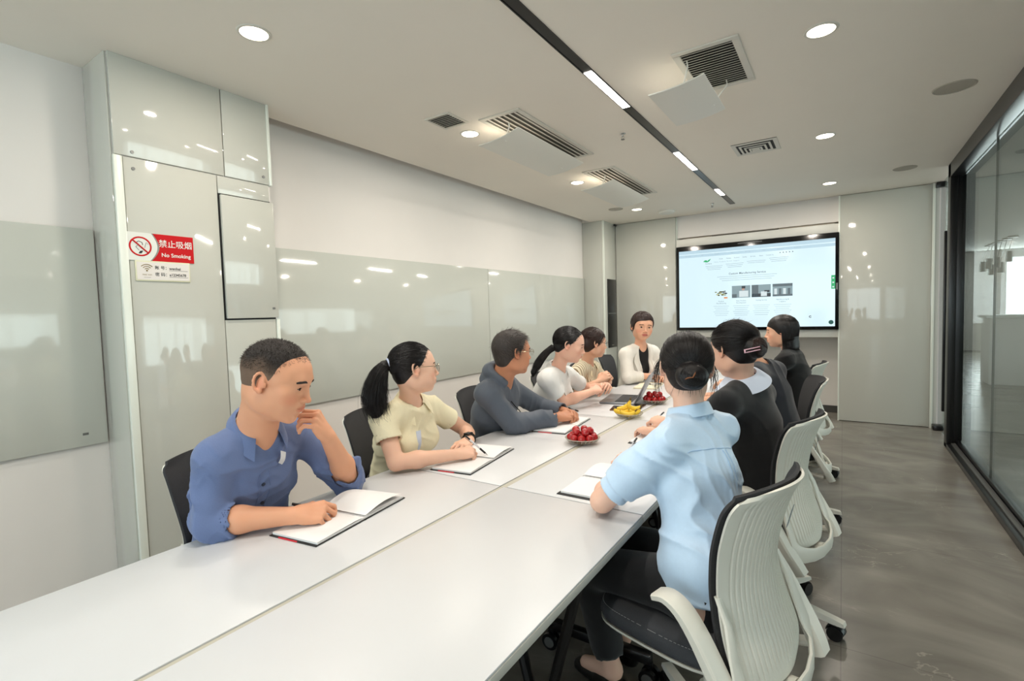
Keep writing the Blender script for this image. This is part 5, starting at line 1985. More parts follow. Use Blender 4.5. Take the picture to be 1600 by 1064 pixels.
# the coiled bun
bp = []
for k in range(700):
    a0 = rs.rand() * 6.28; r0 = rs.uniform(0.006, 0.034); L_ = rs.uniform(1.5, 3.2); dz = rs.uniform(-1, 1)
    tt = np.linspace(0, 1, 10)
    a = a0 + L_ * tt
    r = r0 * (1 - 0.25 * tt)
    yy = -0.118 - 0.034 * np.sqrt(np.clip(1 - (r / 0.046) ** 2, 0, 1)) - 0.0015 + rs.normal(0, 0.0006)
    bp.append(hd.c + (np.stack([0.004 + r * 1.2 * np.cos(a), yy, -0.030 + r * np.sin(a)], 1) * hd.s) @ hd.R.T)
strands('bun_strands', np.array(bp), rs.uniform(0.0006, 0.0012, 700), M_STRAND, p.root, p.sh)
MB().tube([Vector(hd.w(q) - p.sh) for q in ((-0.022, -0.146, -0.042), (-0.012, -0.156, -0.036), (0.002, -0.158, -0.034), (0.008, -0.154, -0.022), (0.012, -0.146, -0.008))], 0.0022, 8).build('hair_pin', mat('bronze_pin', (120, 72, 40), 0.35), p.root)
# loose wisps in front of the ears and at the nape
wp = []
for k in range(90):
    sx = 1 if k % 2 else -1
    x0 = sx * rs.uniform(0.074, 0.082); y0 = rs.uniform(0.0, 0.055)
    tt = np.linspace(0, 1, 12)
    l = rs.uniform(0.05, 0.17)
    wp.append(np.stack([x0 + sx * (rs.uniform(0.008, 0.030) * np.sin(tt * 2.6)) + rs.normal(0, 0.007) * tt, y0 + rs.normal(0, 0.012) - 0.012 * tt, 0.035 - l * tt], 1))
for k in range(34):
    x0 = rs.uniform(-0.045, 0.045)
    tt = np.linspace(0, 1, 12)
    wp.append(np.stack([x0 * (1 + 0.3 * tt), -0.088 + 0.022 * tt + rs.normal(0, 0.002), -0.055 - rs.uniform(0.005, 0.045) * tt], 1))
wp = np.array([hd.c + (q * hd.s) @ hd.R.T for q in wp])
strands('loose_strands', wp, 0.00065, M_STRAND, p.root, p.sh)

# ------------------------------------------------------------------ woman in the cream blouse
def tied_hair(p, line, R, nape, target, n, seed, ex=(), h=0.0042, strand=(0.0005, 0.001), mass=M_HAIRB, ms=M_STRAND, k=0.006, occ=(0.060, 0.050, 0.052, -0.044, -0.034), skew=0.0):
    hd = p.head
    F = Field(hd.c - 0.2, hd.c + 0.2, h)
    for c, r in ex:
        F.ell(hd.w(c), np.array(r) * hd.s, hd.R, 0.02)
    hair_cap(hd, F, line, R, nape, 0.012 if ex else k, occ, rag=0.0008, skew=skew)
    if ex:
        clip_line(hd, F, line)
    V, Q = F.mesh()
    np_mesh('hair', V, Q, mass, p.root, p.sh)
    if n:
        rs = np.random.RandomState(seed)
        st = []
        R2 = (R[0] + 0.0008, R[1] + 0.0008, R[2] + 0.0008)
        zs = [q[0] for q in line]; yl = [q[1] for q in line]
        while len(st) < n:
            d = rs.normal(0, 1, 3); d /= np.linalg.norm(d)
            q = skull_r(d[None], R2)[0]
            if q[1] < np.interp(q[2], zs, yl) and q[2] > -0.05:
                st.append(d)
        P = flow_paths(hd, st, target, 8, R2, 0.0012, seed)
        strands('hair_strands', P, rs.uniform(*strand, len(P)), ms, p.root, p.sh)


def clip_line(hd, F, line):
    """take away whatever lies in front of the hairline"""
    g = np.linspace(line[0][0] - 0.02, line[-1][0] + 0.02, 200)
    v = np.interp(g, [q[0] for q in line], [q[1] for q in line])
    v = np.convolve(np.pad(v, 7, 'edge'), np.ones(15) / 15, 'valid')

    def fn(X, Y, Z):
        x, y, z = (X - hd.c[0]) / hd.s, (Y - hd.c[1]) / hd.s, (Z - hd.c[2]) / hd.s
        b_ = x * hd.R[0, 1] + y * hd.R[1, 1] + z * hd.R[2, 1]
        e_ = x * hd.R[0, 2] + y * hd.R[1, 2] + z * hd.R[2, 2]
        return -(b_ - np.interp(e_, g, v)) * 0.8 * hd.s
    F.op(fn, hd.c - 0.3, hd.c + 0.3, 0.006, 'sub')


def tail(p, pts, r, n, seed, m=M_HAIRB, ms=M_STRAND, h=0.005, fuzz=0.006):
    """ponytail: a tapering mass with loose strands along it; pts world"""
    P = np.array(pts, float)
    F = Field(P.min(0) - 0.08, P.max(0) + 0.08, h)
    for i in range(len(P) - 1):
        F.cone(P[i], P[i + 1], r[i] * 0.80, r[i + 1] * 0.80, 0.02)
    V, Q = F.mesh()
    np_mesh('ponytail', V, Q, m, p.root, p.sh)
    rs = np.random.RandomState(seed)
    t = np.linspace(0, len(P) - 1, 22)
    C = np.stack([np.interp(t, range(len(P)), P[:, k]) for k in range(3)], 1)
    for _ in range(3):
        C[1:-1] = (C[:-2] + C[1:-1] * 2 + C[2:]) / 4
    rr = np.interp(t, range(len(P)), r)
    T = np.gradient(C, axis=0); T /= np.linalg.norm(T, axis=1, keepdims=True)
    U = np.cross(T, (0.3, 0.9, 0.1)); U /= np.linalg.norm(U, axis=1, keepdims=True)
    W_ = np.cross(T, U)
    out = []
    for k in range(n):
        a = rs.rand() * 6.28; q = rs.uniform(0.74, 1.10)
        end = rs.randint(14, 22)
        j = rs.normal(0, fuzz, 3)
        path = C + (U * math.cos(a) + W_ * math.sin(a)) * (rr * q)[:, None] + j * (np.linspace(0, 1, 22) ** 2)[:, None]
        idx = np.linspace(0, end - 1, 10)
        out.append(np.stack([np.interp(idx, range(22), path[:, c]) for c in range(3)], 1))
    strands('ponytail_strands', np.array(out), rs.uniform(0.0005, 0.0011, n), ms, p.root, p.sh)


def ring(p, c, axis, R, r, m, name):
    axis = nrm(axis); u = nrm(np.cross(axis, (0.1, 0.2, 1))); v = np.cross(axis, u)
    MB().tube([c - p.sh + (u * math.cos(a) + v * math.sin(a)) * R for a in np.linspace(0, 2 * PI, 25)[:-1]], r, 8, closed=True).build(name, m, p.root)


FEM = [(-0.08, -0.050), (-0.045, -0.036), (-0.02, -0.020), (0.0, 0.006), (0.02, 0.028), (0.045, 0.048), (0.066, 0.072), (0.080, 0.11)]
M_CREAM = mat('cream_cotton', (238, 229, 196), 0.85, noise=0.02, nscale=200, bump=0.2, bscale=800)
M_PALEBL = mat('pale_blue_cotton', (205, 213, 228), 0.85)
M_WATCH = mat('watch_black', (14, 14, 16), 0.15)
p = Person((-1.86, 1.70, 0.0), 'woman with a long black ponytail and glasses writing in a cream blouse', (230, 184, 158), 0.0036, 0.0050)
p.bs = 0.95; p.hs = 0.93; p.yaw = -4
p.head = Head((-1.622, 1.628, 1.185), 58, 2, 3, 0.99, True)
p.joints(hip=(-1.90, 1.73, 0.57), neck=(-1.690, 1.668, 1.030), shL=(-1.715, 1.830, 0.965), shR=(-1.700, 1.500, 0.965),
         elL=(-1.690, 2.070, 0.800), elR=(-1.600, 1.475, 0.797), wrL=(-1.555, 1.925, 0.795), wrR=(-1.448, 1.695, 0.797),
         knL=(-1.46, 1.83, 0.52), knR=(-1.46, 1.64, 0.52), anL=(-1.46, 1.83, 0.11), anR=(-1.46, 1.64, 0.11))
p.handL = dict(d=(0.15, -0.97, 0.0), up=(0.1, 0.1, 1), curls=RELAX, thumb=(0.3, 0.4))
p.handR = dict(d=(0.42, 0.88, 0.06), up=(0.15, -0.45, 0.88), curls=PENG, thumb=(0.2, 0.55), spread=0.02)
p.body()
p.head.features(p.root, p.sh, (48, 36, 32), glasses=(M_STEEL, False))


def b(F):
    p.torso(F, 0.013, bust=0.22)
    p.sleeve(F, 'R', 0.054, 0.062, to_el=0.50)
    p.sleeve(F, 'L', 0.054, 0.058, to_el=0.50)
    p.neck_hole(F, 0.056, v=0.075, vw=0.030)


p.cloth('blouse', b, M_CREAM, crease=lambda P: folds(P, 21, 14, 0.0062, (0.1, 1.0, 0.15), [((-1.75, 1.62, 0.85), 0.15, 0.6), (p.shR + (p.elR - p.shR) * 0.5, 0.09, -1.0), (p.shL + (p.elL - p.shL) * 0.5, 0.09, -1.0)]))
p.collar(M_CREAM, R=(0.057, 0.058), hs=0.024, L0=0.040, Lp=0.072, gap=0.60, drop=0.036, flare=0.50, lift=0.008, spread=0.012)
ctr = p.on_cloth([(0.0, t) for t in np.linspace(0.20, 0.86, 18)], 1, 0.0)
sheet(lambda u, v: tuple(np.array([np.interp(v * 17, range(18), ctr[:, k]) for k in range(3)]) + p.lat * 0.014 * (2 * u - 1) + p.fwt * (0.002 + 0.003 * math.sin(v * 14) + 0.002 * (1 - (2 * u - 1) ** 2))), 6, 24, 'placket', M_PALEBL, p.root)
tied_hair(p, FEM, (0.0825, 0.102, 0.0905), -0.070, (0.03, -0.9, 0.05), 1900, 7)
tail(p, [p.head.w((0.0, -0.104, 0.036)), p.head.w((0.004, -0.134, 0.028)), p.head.w((0.008, -0.162, -0.010)), p.head.w((0.010, -0.182, -0.065)), p.head.w((0.012, -0.192, -0.125)), p.head.w((0.012, -0.182, -0.185)), p.head.w((0.008, -0.160, -0.235))],
     [0.016, 0.024, 0.036, 0.044, 0.045, 0.032, 0.010], 1700, 8, fuzz=0.020)
ring(p, p.head.w((0.0, -0.114, 0.034)), p.head.R @ np.array([0, -1, -0.15]), 0.0215 * p.head.s, 0.0050, mat('pale_hair_band', (196, 206, 232), 0.6), 'hair_band')
q = p.wrL + (p.elL - p.wrL) * 0.10
ring(p, q, p.elL - p.wrL, 0.0295, 0.007, M_WATCH, 'watch_strap')
w_ = Vector(q - p.sh) + Vector((0.0, -0.004, 0.031))
MB().box(-0.017, 0.017, -0.020, 0.020, -0.005, 0.005, bev=0.004).build('smart_watch', M_WATCH, p.root).location = w_
p.trousers(M_BLKTR); p.shoes(M_SHOE)

# ------------------------------------------------------------------ man in the grey hooded jacket
M_GREYJ = mat('grey_nylon_jacket', (82, 90, 102), 0.62, sheen=0.1, noise=0.02, nscale=150, bump=0.15, bscale=700)
p = Person((-1.80, 2.42, 0.0), 'man in a grey hooded jacket and glasses with clasped hands', (196, 136, 104), 0.0040, 0.0054)
p.bs = 1.04; p.hs = 1.02; p.yaw = 22
p.head = Head((-1.545, 2.320, 1.204), 60, 0, 0, 1.03, False, 1.03)
p.joints(hip=(-1.86, 2.46, 0.58), neck=(-1.640, 2.345, 1.040), shL=(-1.700, 2.500, 0.980), shR=(-1.640, 2.190, 0.985),
         elL=(-1.640, 2.760, 0.812), elR=(-1.540, 2.300, 0.808), wrL=(-1.435, 2.735, 0.805), wrR=(-1.395, 2.555, 0.805),
         knL=(-1.46, 2.62, 0.52), knR=(-1.44, 2.42, 0.52), anL=(-1.44, 2.62, 0.11), anR=(-1.42, 2.42, 0.11))
p.handR = dict(d=(0.42, 0.90, 0.10), up=(0.35, -0.30, 0.85), curls=LOOSE, thumb=(0.25, 0.5), spread=0.06)
p.handL = dict(d=(0.80, -0.35, 0.08), up=(0.2, 0.35, 0.9), curls=LOOSE, thumb=(0.25, 0.5), spread=0.06)
p.body()
p.head.features(p.root, p.sh, (46, 38, 34), glasses=(M_STEEL, True), bw=1.6)


def b(F):
    p.torso(F, 0.018)
    p.sleeve(F, 'R', 0.062, 0.048, to_wr=0.93, relb=0.064)
    p.sleeve(F, 'L', 0.062, 0.048, to_wr=0.90, relb=0.062)
    # the hood lying behind the neck
    u, f = p.up, p.fwt
    for k in range(-5, 6):
        a = k * 0.42
        dr = -f * math.cos(a) + p.lat * math.sin(a)
        dn = -f * math.cos(a + 0.42) + p.lat * math.sin(a + 0.42)
        z0 = 0.030 * math.cos(a * 0.8)
        z1 = 0.030 * math.cos((a + 0.42) * 0.8)
        if k < 5:
            F.cone(p.neck + dr * 0.078 + u * (0.016 + z0), p.neck + dn * 0.078 + u * (0.016 + z1), 0.026 + 0.010 * math.cos(a), 0.026 + 0.010 * math.cos(a + 0.42), 0.018)
    F.cone(p.neck - f * 0.085 + u * 0.030 - p.lat * 0.05, p.neck - f * 0.085 + u * 0.030 + p.lat * 0.05, 0.040, 0.040, 0.03)
    F.cone(p.neck - f * 0.095 - u * 0.03 - p.lat * 0.035, p.neck - f * 0.095 - u * 0.03 + p.lat * 0.035, 0.040, 0.040, 0.03)
    p.neck_hole(F, 0.057, v=0.07, vw=0.026, back=0.0)


p.cloth('hooded_jacket', b, M_GREYJ, crease=lambda P: folds(P, 31, 15, 0.0062, (0.6, 0.8, 0.4), [(p.elR, 0.15, 0.9), (p.elL, 0.13, 0.9), (p.wrR, 0.06, 0.6)]))
zp = p.on_cloth([(0.0, t) for t in np.linspace(0.16, 0.70, 16)], 1, 0.001)
MB().tube(zp, 0.003, 6).build('zip', M_BLACKM, p.root)
MB().box(-0.003, 0.003, -0.002, 0.002, -0.012, 0.012, bev=0.001).build('zip_pull', mat('orange_tag', (214, 74, 40), 0.5), p.root).location = Vector(zp[3] + p.fwt * 0.006)
LINE3 = [(-0.10, -0.055), (-0.05, -0.040), (-0.02, -0.020), (-0.008, 0.014), (0.015, 0.022), (0.035, 0.040), (0.060, 0.055), (0.072, 0.078), (0.085, 0.12)]
Fh = Field(p.head.c - 0.17, p.head.c + 0.17, 0.0034)
hair_cap(p.head, Fh, LINE3, (0.083, 0.104, 0.094), nape=-0.085)
V, Q = Fh.mesh()
M_H3 = mat('dark_grey_brown_hair', (50, 44, 41), 0.6, bump=0.6, bscale=120, stretch=(1, 1, 0.2), bdist=0.004)
np_mesh('hair', V, Q, M_H3, p.root, p.sh)
M_S3 = mat('grey_strand', (74, 66, 61), 0.45)
short_hair(p, M_S3, 2200, 0.030, 9, (0.083, 0.104, 0.094), dirs=(0.0, 0.55, -0.25), lift=0.22, line=LINE3, zmin=-0.05, strand=0.0008)
p.trousers(M_BLKTR); p.shoes(M_SHOE)

# ------------------------------------------------------------------ woman in the white polo
M_POLO = mat('white_polo_knit', (232, 231, 228), 0.85, bump=0.2, bscale=900)
p = Person((-1.80, 3.06, 0.0), 'woman in a white polo shirt with a long low black ponytail', (232, 182, 158), 0.0045, 0.0060)
p.bs = 0.97; p.hs = 0.93; p.yaw = 8
p.head = Head((-1.530, 2.990, 1.202), 27, -12, 0, 1.0, True)
p.joints(hip=(-1.84, 3.10, 0.57), neck=(-1.625, 3.000, 1.045), shL=(-1.650, 3.180, 0.975), shR=(-1.630, 2.840, 0.980),
         elL=(-1.600, 3.430, 0.830), elR=(-1.590, 3.000, 0.810), wrL=(-1.440, 3.410, 0.875), wrR=(-1.460, 3.190, 0.862),
         knL=(-1.46, 3.20, 0.52), knR=(-1.46, 3.00, 0.52), anL=(-1.46, 3.20, 0.11), anR=(-1.46, 3.00, 0.11))
p.handR = dict(d=(0.25, 0.93, 0.22), up=(0.4, -0.3, 0.85), curls=LOOSE, thumb=(0.25, 0.4), spread=0.06)
p.handL = dict(d=(0.45, -0.85, 0.20), up=(0.4, 0.3, 0.85), curls=LOOSE, thumb=(0.25, 0.4), spread=0.06)
p.body()
p.head.features(p.root, p.sh, (48, 38, 34))


def b(F):
    p.torso(F, 0.014, bust=0.18)
    p.sleeve(F, 'R', 0.055, 0.056, to_el=0.62, cuff=(0.02, 0.002))
    p.sleeve(F, 'L', 0.055, 0.056, to_el=0.60, cuff=(0.02, 0.002))
    p.neck_hole(F, 0.056, v=0.05, vw=0.026)


p.cloth('polo_shirt', b, M_POLO, crease=lambda P: folds(P, 41, 12, 0.0052, (0.6, 0.8, 0.5)))
p.collar(M_POLO, R=(0.057, 0.058), hs=0.022, L0=0.040, Lp=0.056, gap=0.55, drop=0.034, flare=0.50, lift=0.008, spread=0.010)
q = p.on_cloth([(-0.075, 0.30)], 1, 0.002)[0]
lg = MB()
lg.tube([q + p.lat * 0.018 - p.up * 0.004, q + p.lat * 0.008 + p.up * 0.003, q - p.lat * 0.004 + p.up * 0.002, q - p.lat * 0.020 + p.up * 0.012], [0.001, 0.004, 0.0045, 0.001], 6, flat=(1, 1))
lg.build('chest_logo', M_BLACKM, p.root)
tied_hair(p, FEM, (0.0825, 0.102, 0.0905), -0.070, (0.02, -0.85, -0.45), 1200, 17, strand=(0.0007, 0.0013), h=0.0048)
tail(p, [p.head.w((0.0, -0.100, -0.035)), p.head.w((0.004, -0.130, -0.062)), p.head.w((0.008, -0.160, -0.110)), p.head.w((0.010, -0.185, -0.170)), p.head.w((0.012, -0.200, -0.225)), p.head.w((0.012, -0.200, -0.255))],
     [0.022, 0.020, 0.024, 0.026, 0.020, 0.008], 350, 18, fuzz=0.005)
p.trousers(M_BLKTR); p.shoes(M_SHOE)

# ------------------------------------------------------------------ woman in the striped cream blouse
mst = mat('striped_cream_cotton', (226, 214, 186), 0.85)
nt = mst.node_tree
tc = nt.nodes.new('ShaderNodeTexCoord'); wv = nt.nodes.new('ShaderNodeTexWave'); wv.bands_direction = 'Y'
wv.inputs['Scale'].default_value = 15; wv.inputs['Distortion'].default_value = 0.6
crp = nt.nodes.new('ShaderNodeValToRGB')
crp.color_ramp.elements[0].position = 0.10; crp.color_ramp.elements[0].color = (*lin((140, 118, 88)), 1)
crp.color_ramp.elements[1].position = 0.40; crp.color_ramp.elements[1].color = (*lin((232, 222, 196)), 1)
nt.links.new(tc.outputs['Object'], wv.inputs['Vector']); nt.links.new(wv.outputs['Fac'], crp.inputs[0])
nt.links.new(crp.outputs[0], nt.nodes['Principled BSDF'].inputs['Base Color'])
p = Person((-1.88, 3.74, 0.0), 'short haired woman in a cream striped blouse and glasses', (226, 176, 148), 0.0048, 0.0065)
p.bs = 0.96; p.hs = 0.92; p.yaw = 0
p.head = Head((-1.655, 3.660, 1.170), 46, -4, 0, 0.99, True)
p.joints(hip=(-1.90, 3.76, 0.56), neck=(-1.725, 3.685, 1.015), shL=(-1.745, 3.850, 0.950), shR=(-1.735, 3.520, 0.950),
         elL=(-1.690, 3.980, 0.805), elR=(-1.700, 3.470, 0.805), wrL=(-1.590, 3.800, 0.870), wrR=(-1.600, 3.630, 0.870),
         knL=(-1.48, 3.86, 0.52), knR=(-1.48, 3.66, 0.52), anL=(-1.48, 3.86, 0.11), anR=(-1.48, 3.66, 0.11))
p.handR = dict(d=(0.45, 0.70, 0.55), up=(0.4, -0.6, 0.6), curls=RELAX, thumb=(0.3, 0.3))
p.handL = dict(d=(0.45, -0.70, 0.45), up=(0.4, 0.6, 0.6), curls=LOOSE, thumb=(0.3, 0.3))
p.body()
p.head.features(p.root, p.sh, (52, 38, 34), glasses=(M_BLKF, True))


def b(F):
    p.torso(F, 0.015, bust=0.2)
    p.sleeve(F, 'R', 0.056, 0.058, to_el=0.75)
    p.sleeve(F, 'L', 0.056, 0.058, to_el=0.75)
    p.neck_hole(F, 0.056, v=0.06, vw=0.028)


p.cloth('blouse', b, mst, crease=lambda P: folds(P, 51, 12, 0.005, (0.2, 0.9, 0.3)))
p.collar(MATS['cream_cotton'], R=(0.057, 0.058), hs=0.024, L0=0.042, Lp=0.078, gap=0.60, drop=0.036, flare=0.52, lift=0.008, spread=0.014)
BOBS = [(-0.12, -0.03), (-0.05, -0.012), (-0.03, 0.000), (-0.012, 0.022), (0.02, 0.036), (0.045, 0.060), (0.060, 0.085), (0.075, 0.12)]
tied_hair(p, BOBS, (0.087, 0.106, 0.096), -0.082, (0.0, -0.75, -0.9), 900, 27, ex=[((0, -0.05, 0.0), (0.080, 0.070, 0.075))], strand=(0.0008, 0.0014), mass=M_HAIRBR, ms=M_STRANDBR, h=0.0050)
p.trousers(M_BLKTR); p.shoes(M_SHOE)

# ------------------------------------------------------------------ woman in the white blazer
M_BLAZ = mat('white_blazer_cloth', (236, 231, 222), 0.8, bump=0.15, bscale=700)
M_BLKTOP = mat('black_knit_top', (15, 15, 17), 0.9, sheen=0.15, bump=0.2, bscale=500)
p = Person((-1.72, 4.66, 0.0), 'woman in a white blazer over a black top speaking at the far end', (226, 172, 142), 0.0045, 0.0062)
p.bs = 1.0; p.hs = 0.93; p.yaw = -30
p.head = Head((-1.545, 4.500, 1.268), -54, -2, 5, 1.08, True, 1.07)
p.lip = (176, 84, 78)
p.joints(hip=(-1.74, 4.72, 0.57), neck=(-1.575, 4.530, 1.095), shL=(-1.510, 4.690, 1.020), shR=(-1.670, 4.395, 1.020),
         elL=(-1.400, 4.800, 0.815), elR=(-1.625, 4.335, 0.815), wrL=(-1.370, 4.600, 0.805), wrR=(-1.480, 4.500, 0.815),
         knL=(-1.40, 4.62, 0.52), knR=(-1.50, 4.44, 0.52), anL=(-1.38, 4.60, 0.11), anR=(-1.46, 4.42, 0.11))
p.handR = dict(d=(0.60, 0.78, 0.0), up=(0, 0, 1), curls=RELAX)
p.handL = dict(d=(-0.2, -0.97, 0.0), up=(0, 0, 1), curls=RELAX)
p.body()
p.head.features(p.root, p.sh, (70, 50, 42))


def b(F):
    p.torso(F, 0.002, bust=0.15)
    p.neck_hole(F, 0.056, v=0.03, vw=0.030)


p.cloth('black_top', b, M_BLKTOP, h=0.006)


def b(F):
    p.torso(F, 0.017, bust=0.22)
    p.sleeve(F, 'R', 0.058, 0.046, to_wr=0.62, relb=0.058)
    p.sleeve(F, 'L', 0.058, 0.046, to_wr=0.62, relb=0.058)
    p.neck_hole(F, 0.062)
    c = p.neck
    for t in np.linspace(0, 1, 12):
        q = c + p.fwt * 0.13 - p.up * (0.02 + 0.30 * t)
        F.cone(q - p.fwt * 0.06, q + p.fwt * 0.08, 0.062 * (1 - 0.45 * t), 0.066 * (1 - 0.45 * t), 0.006, 'sub')


p.cloth('blazer', b, M_BLAZ, crease=lambda P: folds(P, 61, 10, 0.006, (0.6, 0.7, 0.3)))
tt_ = np.linspace(0.02, 0.60, 16)
for sg in (-1, 1):
    inn = p.on_cloth([(sg * (0.070 - 0.028 * t / 0.6), t) for t in tt_], 1, 0.004, 0.012)
    wid = 0.048 * np.sin(PI * np.clip(0.12 + (tt_ / 0.6) * 0.86, 0, 1)) ** 0.6
    wid = wid * np.where((tt_ > 0.20) & (tt_ < 0.25), 0.6, 1.0)
    out_ = p.on_cloth([(sg * (0.070 - 0.028 * t / 0.6 + w_), t) for t, w_ in zip(tt_, wid)], 1, 0.008, 0.012)

    def lap(u, v, a_=inn, b_=out_):
        f_ = v * 15
        q0 = np.array([np.interp(f_, range(16), a_[:, k]) for k in range(3)])
        q1 = np.array([np.interp(f_, range(16), b_[:, k]) for k in range(3)])
        return tuple(q0 * (1 - u) + q1 * u + p.fwt * 0.005 * math.sin(PI * min(1, u + 0.25)))
    sheet(lap, 6, 26, 'lapel', M_BLAZ, p.root, 0.003)
BANG = [(-0.10, -0.03), (-0.060, -0.008), (-0.040, 0.010), (-0.015, 0.026), (0.018, 0.042), (0.045, 0.062), (0.058, 0.092), (0.066, 0.14)]
tied_hair(p, BANG, (0.090, 0.109, 0.099), -0.082, (0.0, 0.5, -1.0), 0, 37, ex=[((0, -0.035, -0.012), (0.092, 0.068, 0.062))], mass=M_HAIRBR, h=0.0048, skew=0.30)
rs = np.random.RandomState(12)
D0 = rs.normal(0, 0.16, (800, 3)) + np.array([0.10, 0.05, 1.0])
az = rs.rand(800) * 2 * PI
el = np.where(np.sin(az) > 0.45, 0.36 + 0.12 * np.cos(az), -0.62)
T0 = np.stack([np.cos(az), np.sin(az), el + rs.normal(0, 0.06, 800)], 1)
strands('hair_strands', flow_paths(p.head, D0, T0, 8, (0.0885, 0.1085, 0.0985), 0.0012, 5), rs.uniform(0.0008, 0.0014, 800), M_STRANDBR, p.root, p.sh)
for sx in (-1, 1):
    q = p.head.w((sx * 0.080, -0.004, -0.040)) - p.sh
    MB().ball(q, 0.0045).build('earring', M_CHROME, p.root)
p.trousers(M_BLKTR); p.shoes(M_SHOE)

# ------------------------------------------------------------------ woman in the black cardigan with pale blue collar
M_CARD = mat('black_knit_cardigan', (17, 18, 21), 0.95, sheen=0.25, bump=0.3, bscale=420)
p = Person((-0.30, 2.44, 0.0), 'woman from behind in a black cardigan with pale blue collar and pink hair clip', (226, 180, 156), 0.0046, 0.0062)
p.bs = 0.98; p.hs = 0.92; p.yaw = 163
p.head = Head((-0.405, 2.385, 1.232), 146, -12, 0, 1.0, True, 1.05)
p.joints(hip=(-0.300, 2.47, 0.58), neck=(-0.370, 2.425, 1.090), shL=(-0.415, 2.245, 1.010), shR=(-0.320, 2.590, 1.010),
         elL=(-0.625, 2.300, 0.815), elR=(-0.590, 2.690, 0.815), wrL=(-0.820, 2.480, 0.800), wrR=(-0.815, 2.745, 0.800),
         knL=(-0.70, 2.42, 0.53), knR=(-0.68, 2.64, 0.53), anL=(-0.70, 2.42, 0.11), anR=(-0.68, 2.64, 0.11))
p.handL = dict(d=(-0.75, 0.65, 0.0), up=(0, 0, 1), curls=RELAX)
p.handR = dict(d=(-0.95, 0.25, 0.10), up=(-0.1, -0.4, 0.9), curls=PENG, thumb=(0.2, 0.5))
p.body()
p.head.features(p.root, p.sh)


def b(F):
    p.torso(F, 0.017)
    p.sleeve(F, 'R', 0.058, 0.050, to_wr=0.35, relb=0.056)
    p.sleeve(F, 'L', 0.058, 0.050, to_wr=0.35, relb=0.056)
    p.neck_hole(F, 0.056)


p.cloth('cardigan', b, M_CARD, crease=lambda P: folds(P, 71, 9, 0.006, (0.5, 0.6, 0.5)))
p.collar(mat('pale_blue_collar', (214, 222, 238), 0.8), R=(0.061, 0.061), hs=0.028, L0=0.060, Lp=0.078, gap=0.45, drop=0.01, flare=0.78, lift=0.020, spread=0.0)
tied_hair(p, FEM, (0.089, 0.108, 0.097), -0.086, (0.12, -0.95, -0.10), 1300, 47, ex=[((0.010, -0.112, -0.008), (0.050, 0.034, 0.046))], strand=(0.0006, 0.0012))
hd = p.head
rs = np.random.RandomState(48)
bp = []
for k in range(420):
    a0 = rs.rand() * 6.28; r0 = rs.uniform(0.008, 0.040); tt = np.linspace(0, 1, 10); a = a0 + rs.uniform(1.2, 2.6) * tt; r = r0 * (1 - 0.2 * tt)
    yy = -0.112 - 0.035 * np.sqrt(np.clip(1 - (r / 0.050) ** 2, 0, 1)) + rs.normal(0, 0.0006)
    bp.append(hd.c + (np.stack([0.010 + r * 1.05 * np.cos(a), yy, -0.005 + r * np.sin(a)], 1) * hd.s) @ hd.R.T)
strands('bun_strands', np.array(bp), rs.uniform(0.0007, 0.0013, 420), M_STRANDBR, p.root, p.sh)
fz = []
for k in range(80):
    d = nrm(np.array([rs.normal(0, 0.35), rs.normal(-0.1, 0.4), 1.0])); q = skull_r(d[None], (0.089, 0.108, 0.097))[0]
    tt = np.linspace(0, 1, 7)[:, None]
    fz.append(q + d * 0.011 * tt + np.array([rs.normal(0, 0.010), rs.normal(0, 0.010), 0]) * tt ** 2)
strands('flyaway_strands', np.array([hd.c + (f_ * hd.s) @ hd.R.T for f_ in fz]), 0.0003, M_STRAND, p.root, p.sh)
M_PINK = mat('pink_clip', (236, 190, 204), 0.25)
cl = MB()
c0 = np.array([-0.060, -0.106, -0.020])
for dz in (0.006, -0.006):
    cl.tube([Vector(hd.w(c0 + np.array([t * 0.052, -0.006 - 0.036 * t ** 0.8, dz + 0.006 * t])) - p.sh) for t in np.linspace(0, 1, 6)], 0.0022, 8)
cl.tube([Vector(hd.w(c0 + np.array([0.0, -0.010, z])) - p.sh) for z in (0.007, -0.007)], 0.0032, 8)
cl.build('hair_clip', M_PINK, p.root)
p.trousers(M_BLKTR); p.shoes(M_SHOE)

# ------------------------------------------------------------------ person in navy, mostly hidden
M_NAVY = mat('navy_knit', (26, 28, 38), 0.95, sheen=0.2, bump=0.25, bscale=420)
p = Person((-0.26, 3.42, 0.0), 'person in a navy top with white trimmed cuffs, mostly hidden behind the black cardigan', (222, 168, 138), 0.0060, 0.0075)
p.bs = 1.02; p.hs = 0.95; p.yaw = 170
p.head = Head((-0.530, 3.345, 1.200), 175, -8, 0, 0.99, True)
p.joints(hip=(-0.310, 3.52, 0.58), neck=(-0.430, 3.370, 1.065), shL=(-0.430, 3.190, 1.010), shR=(-0.360, 3.530, 1.010),
         elL=(-0.610, 3.380, 0.815), elR=(-0.57, 3.66, 0.815), wrL=(-0.840, 3.480, 0.800), wrR=(-0.80, 3.68, 0.800),
         knL=(-0.66, 3.40, 0.53), knR=(-0.66, 3.62, 0.53), anL=(-0.68, 3.40, 0.11), anR=(-0.68, 3.62, 0.11))
p.handL = dict(d=(-0.95, 0.25, 0.0), up=(0, -0.2, 1), curls=LOOSE)
p.handR = dict(d=(-0.95, -0.25, 0.0), up=(0, 0.2, 1), curls=LOOSE)
p.body()
p.head.features(p.root, p.sh)


def b(F):
    p.torso(F, 0.020)
    p.sleeve(F, 'R', 0.062, 0.050, to_wr=0.25, relb=0.056)
    p.sleeve(F, 'L', 0.062, 0.050, to_wr=0.25, relb=0.056)
    p.neck_hole(F, 0.060)


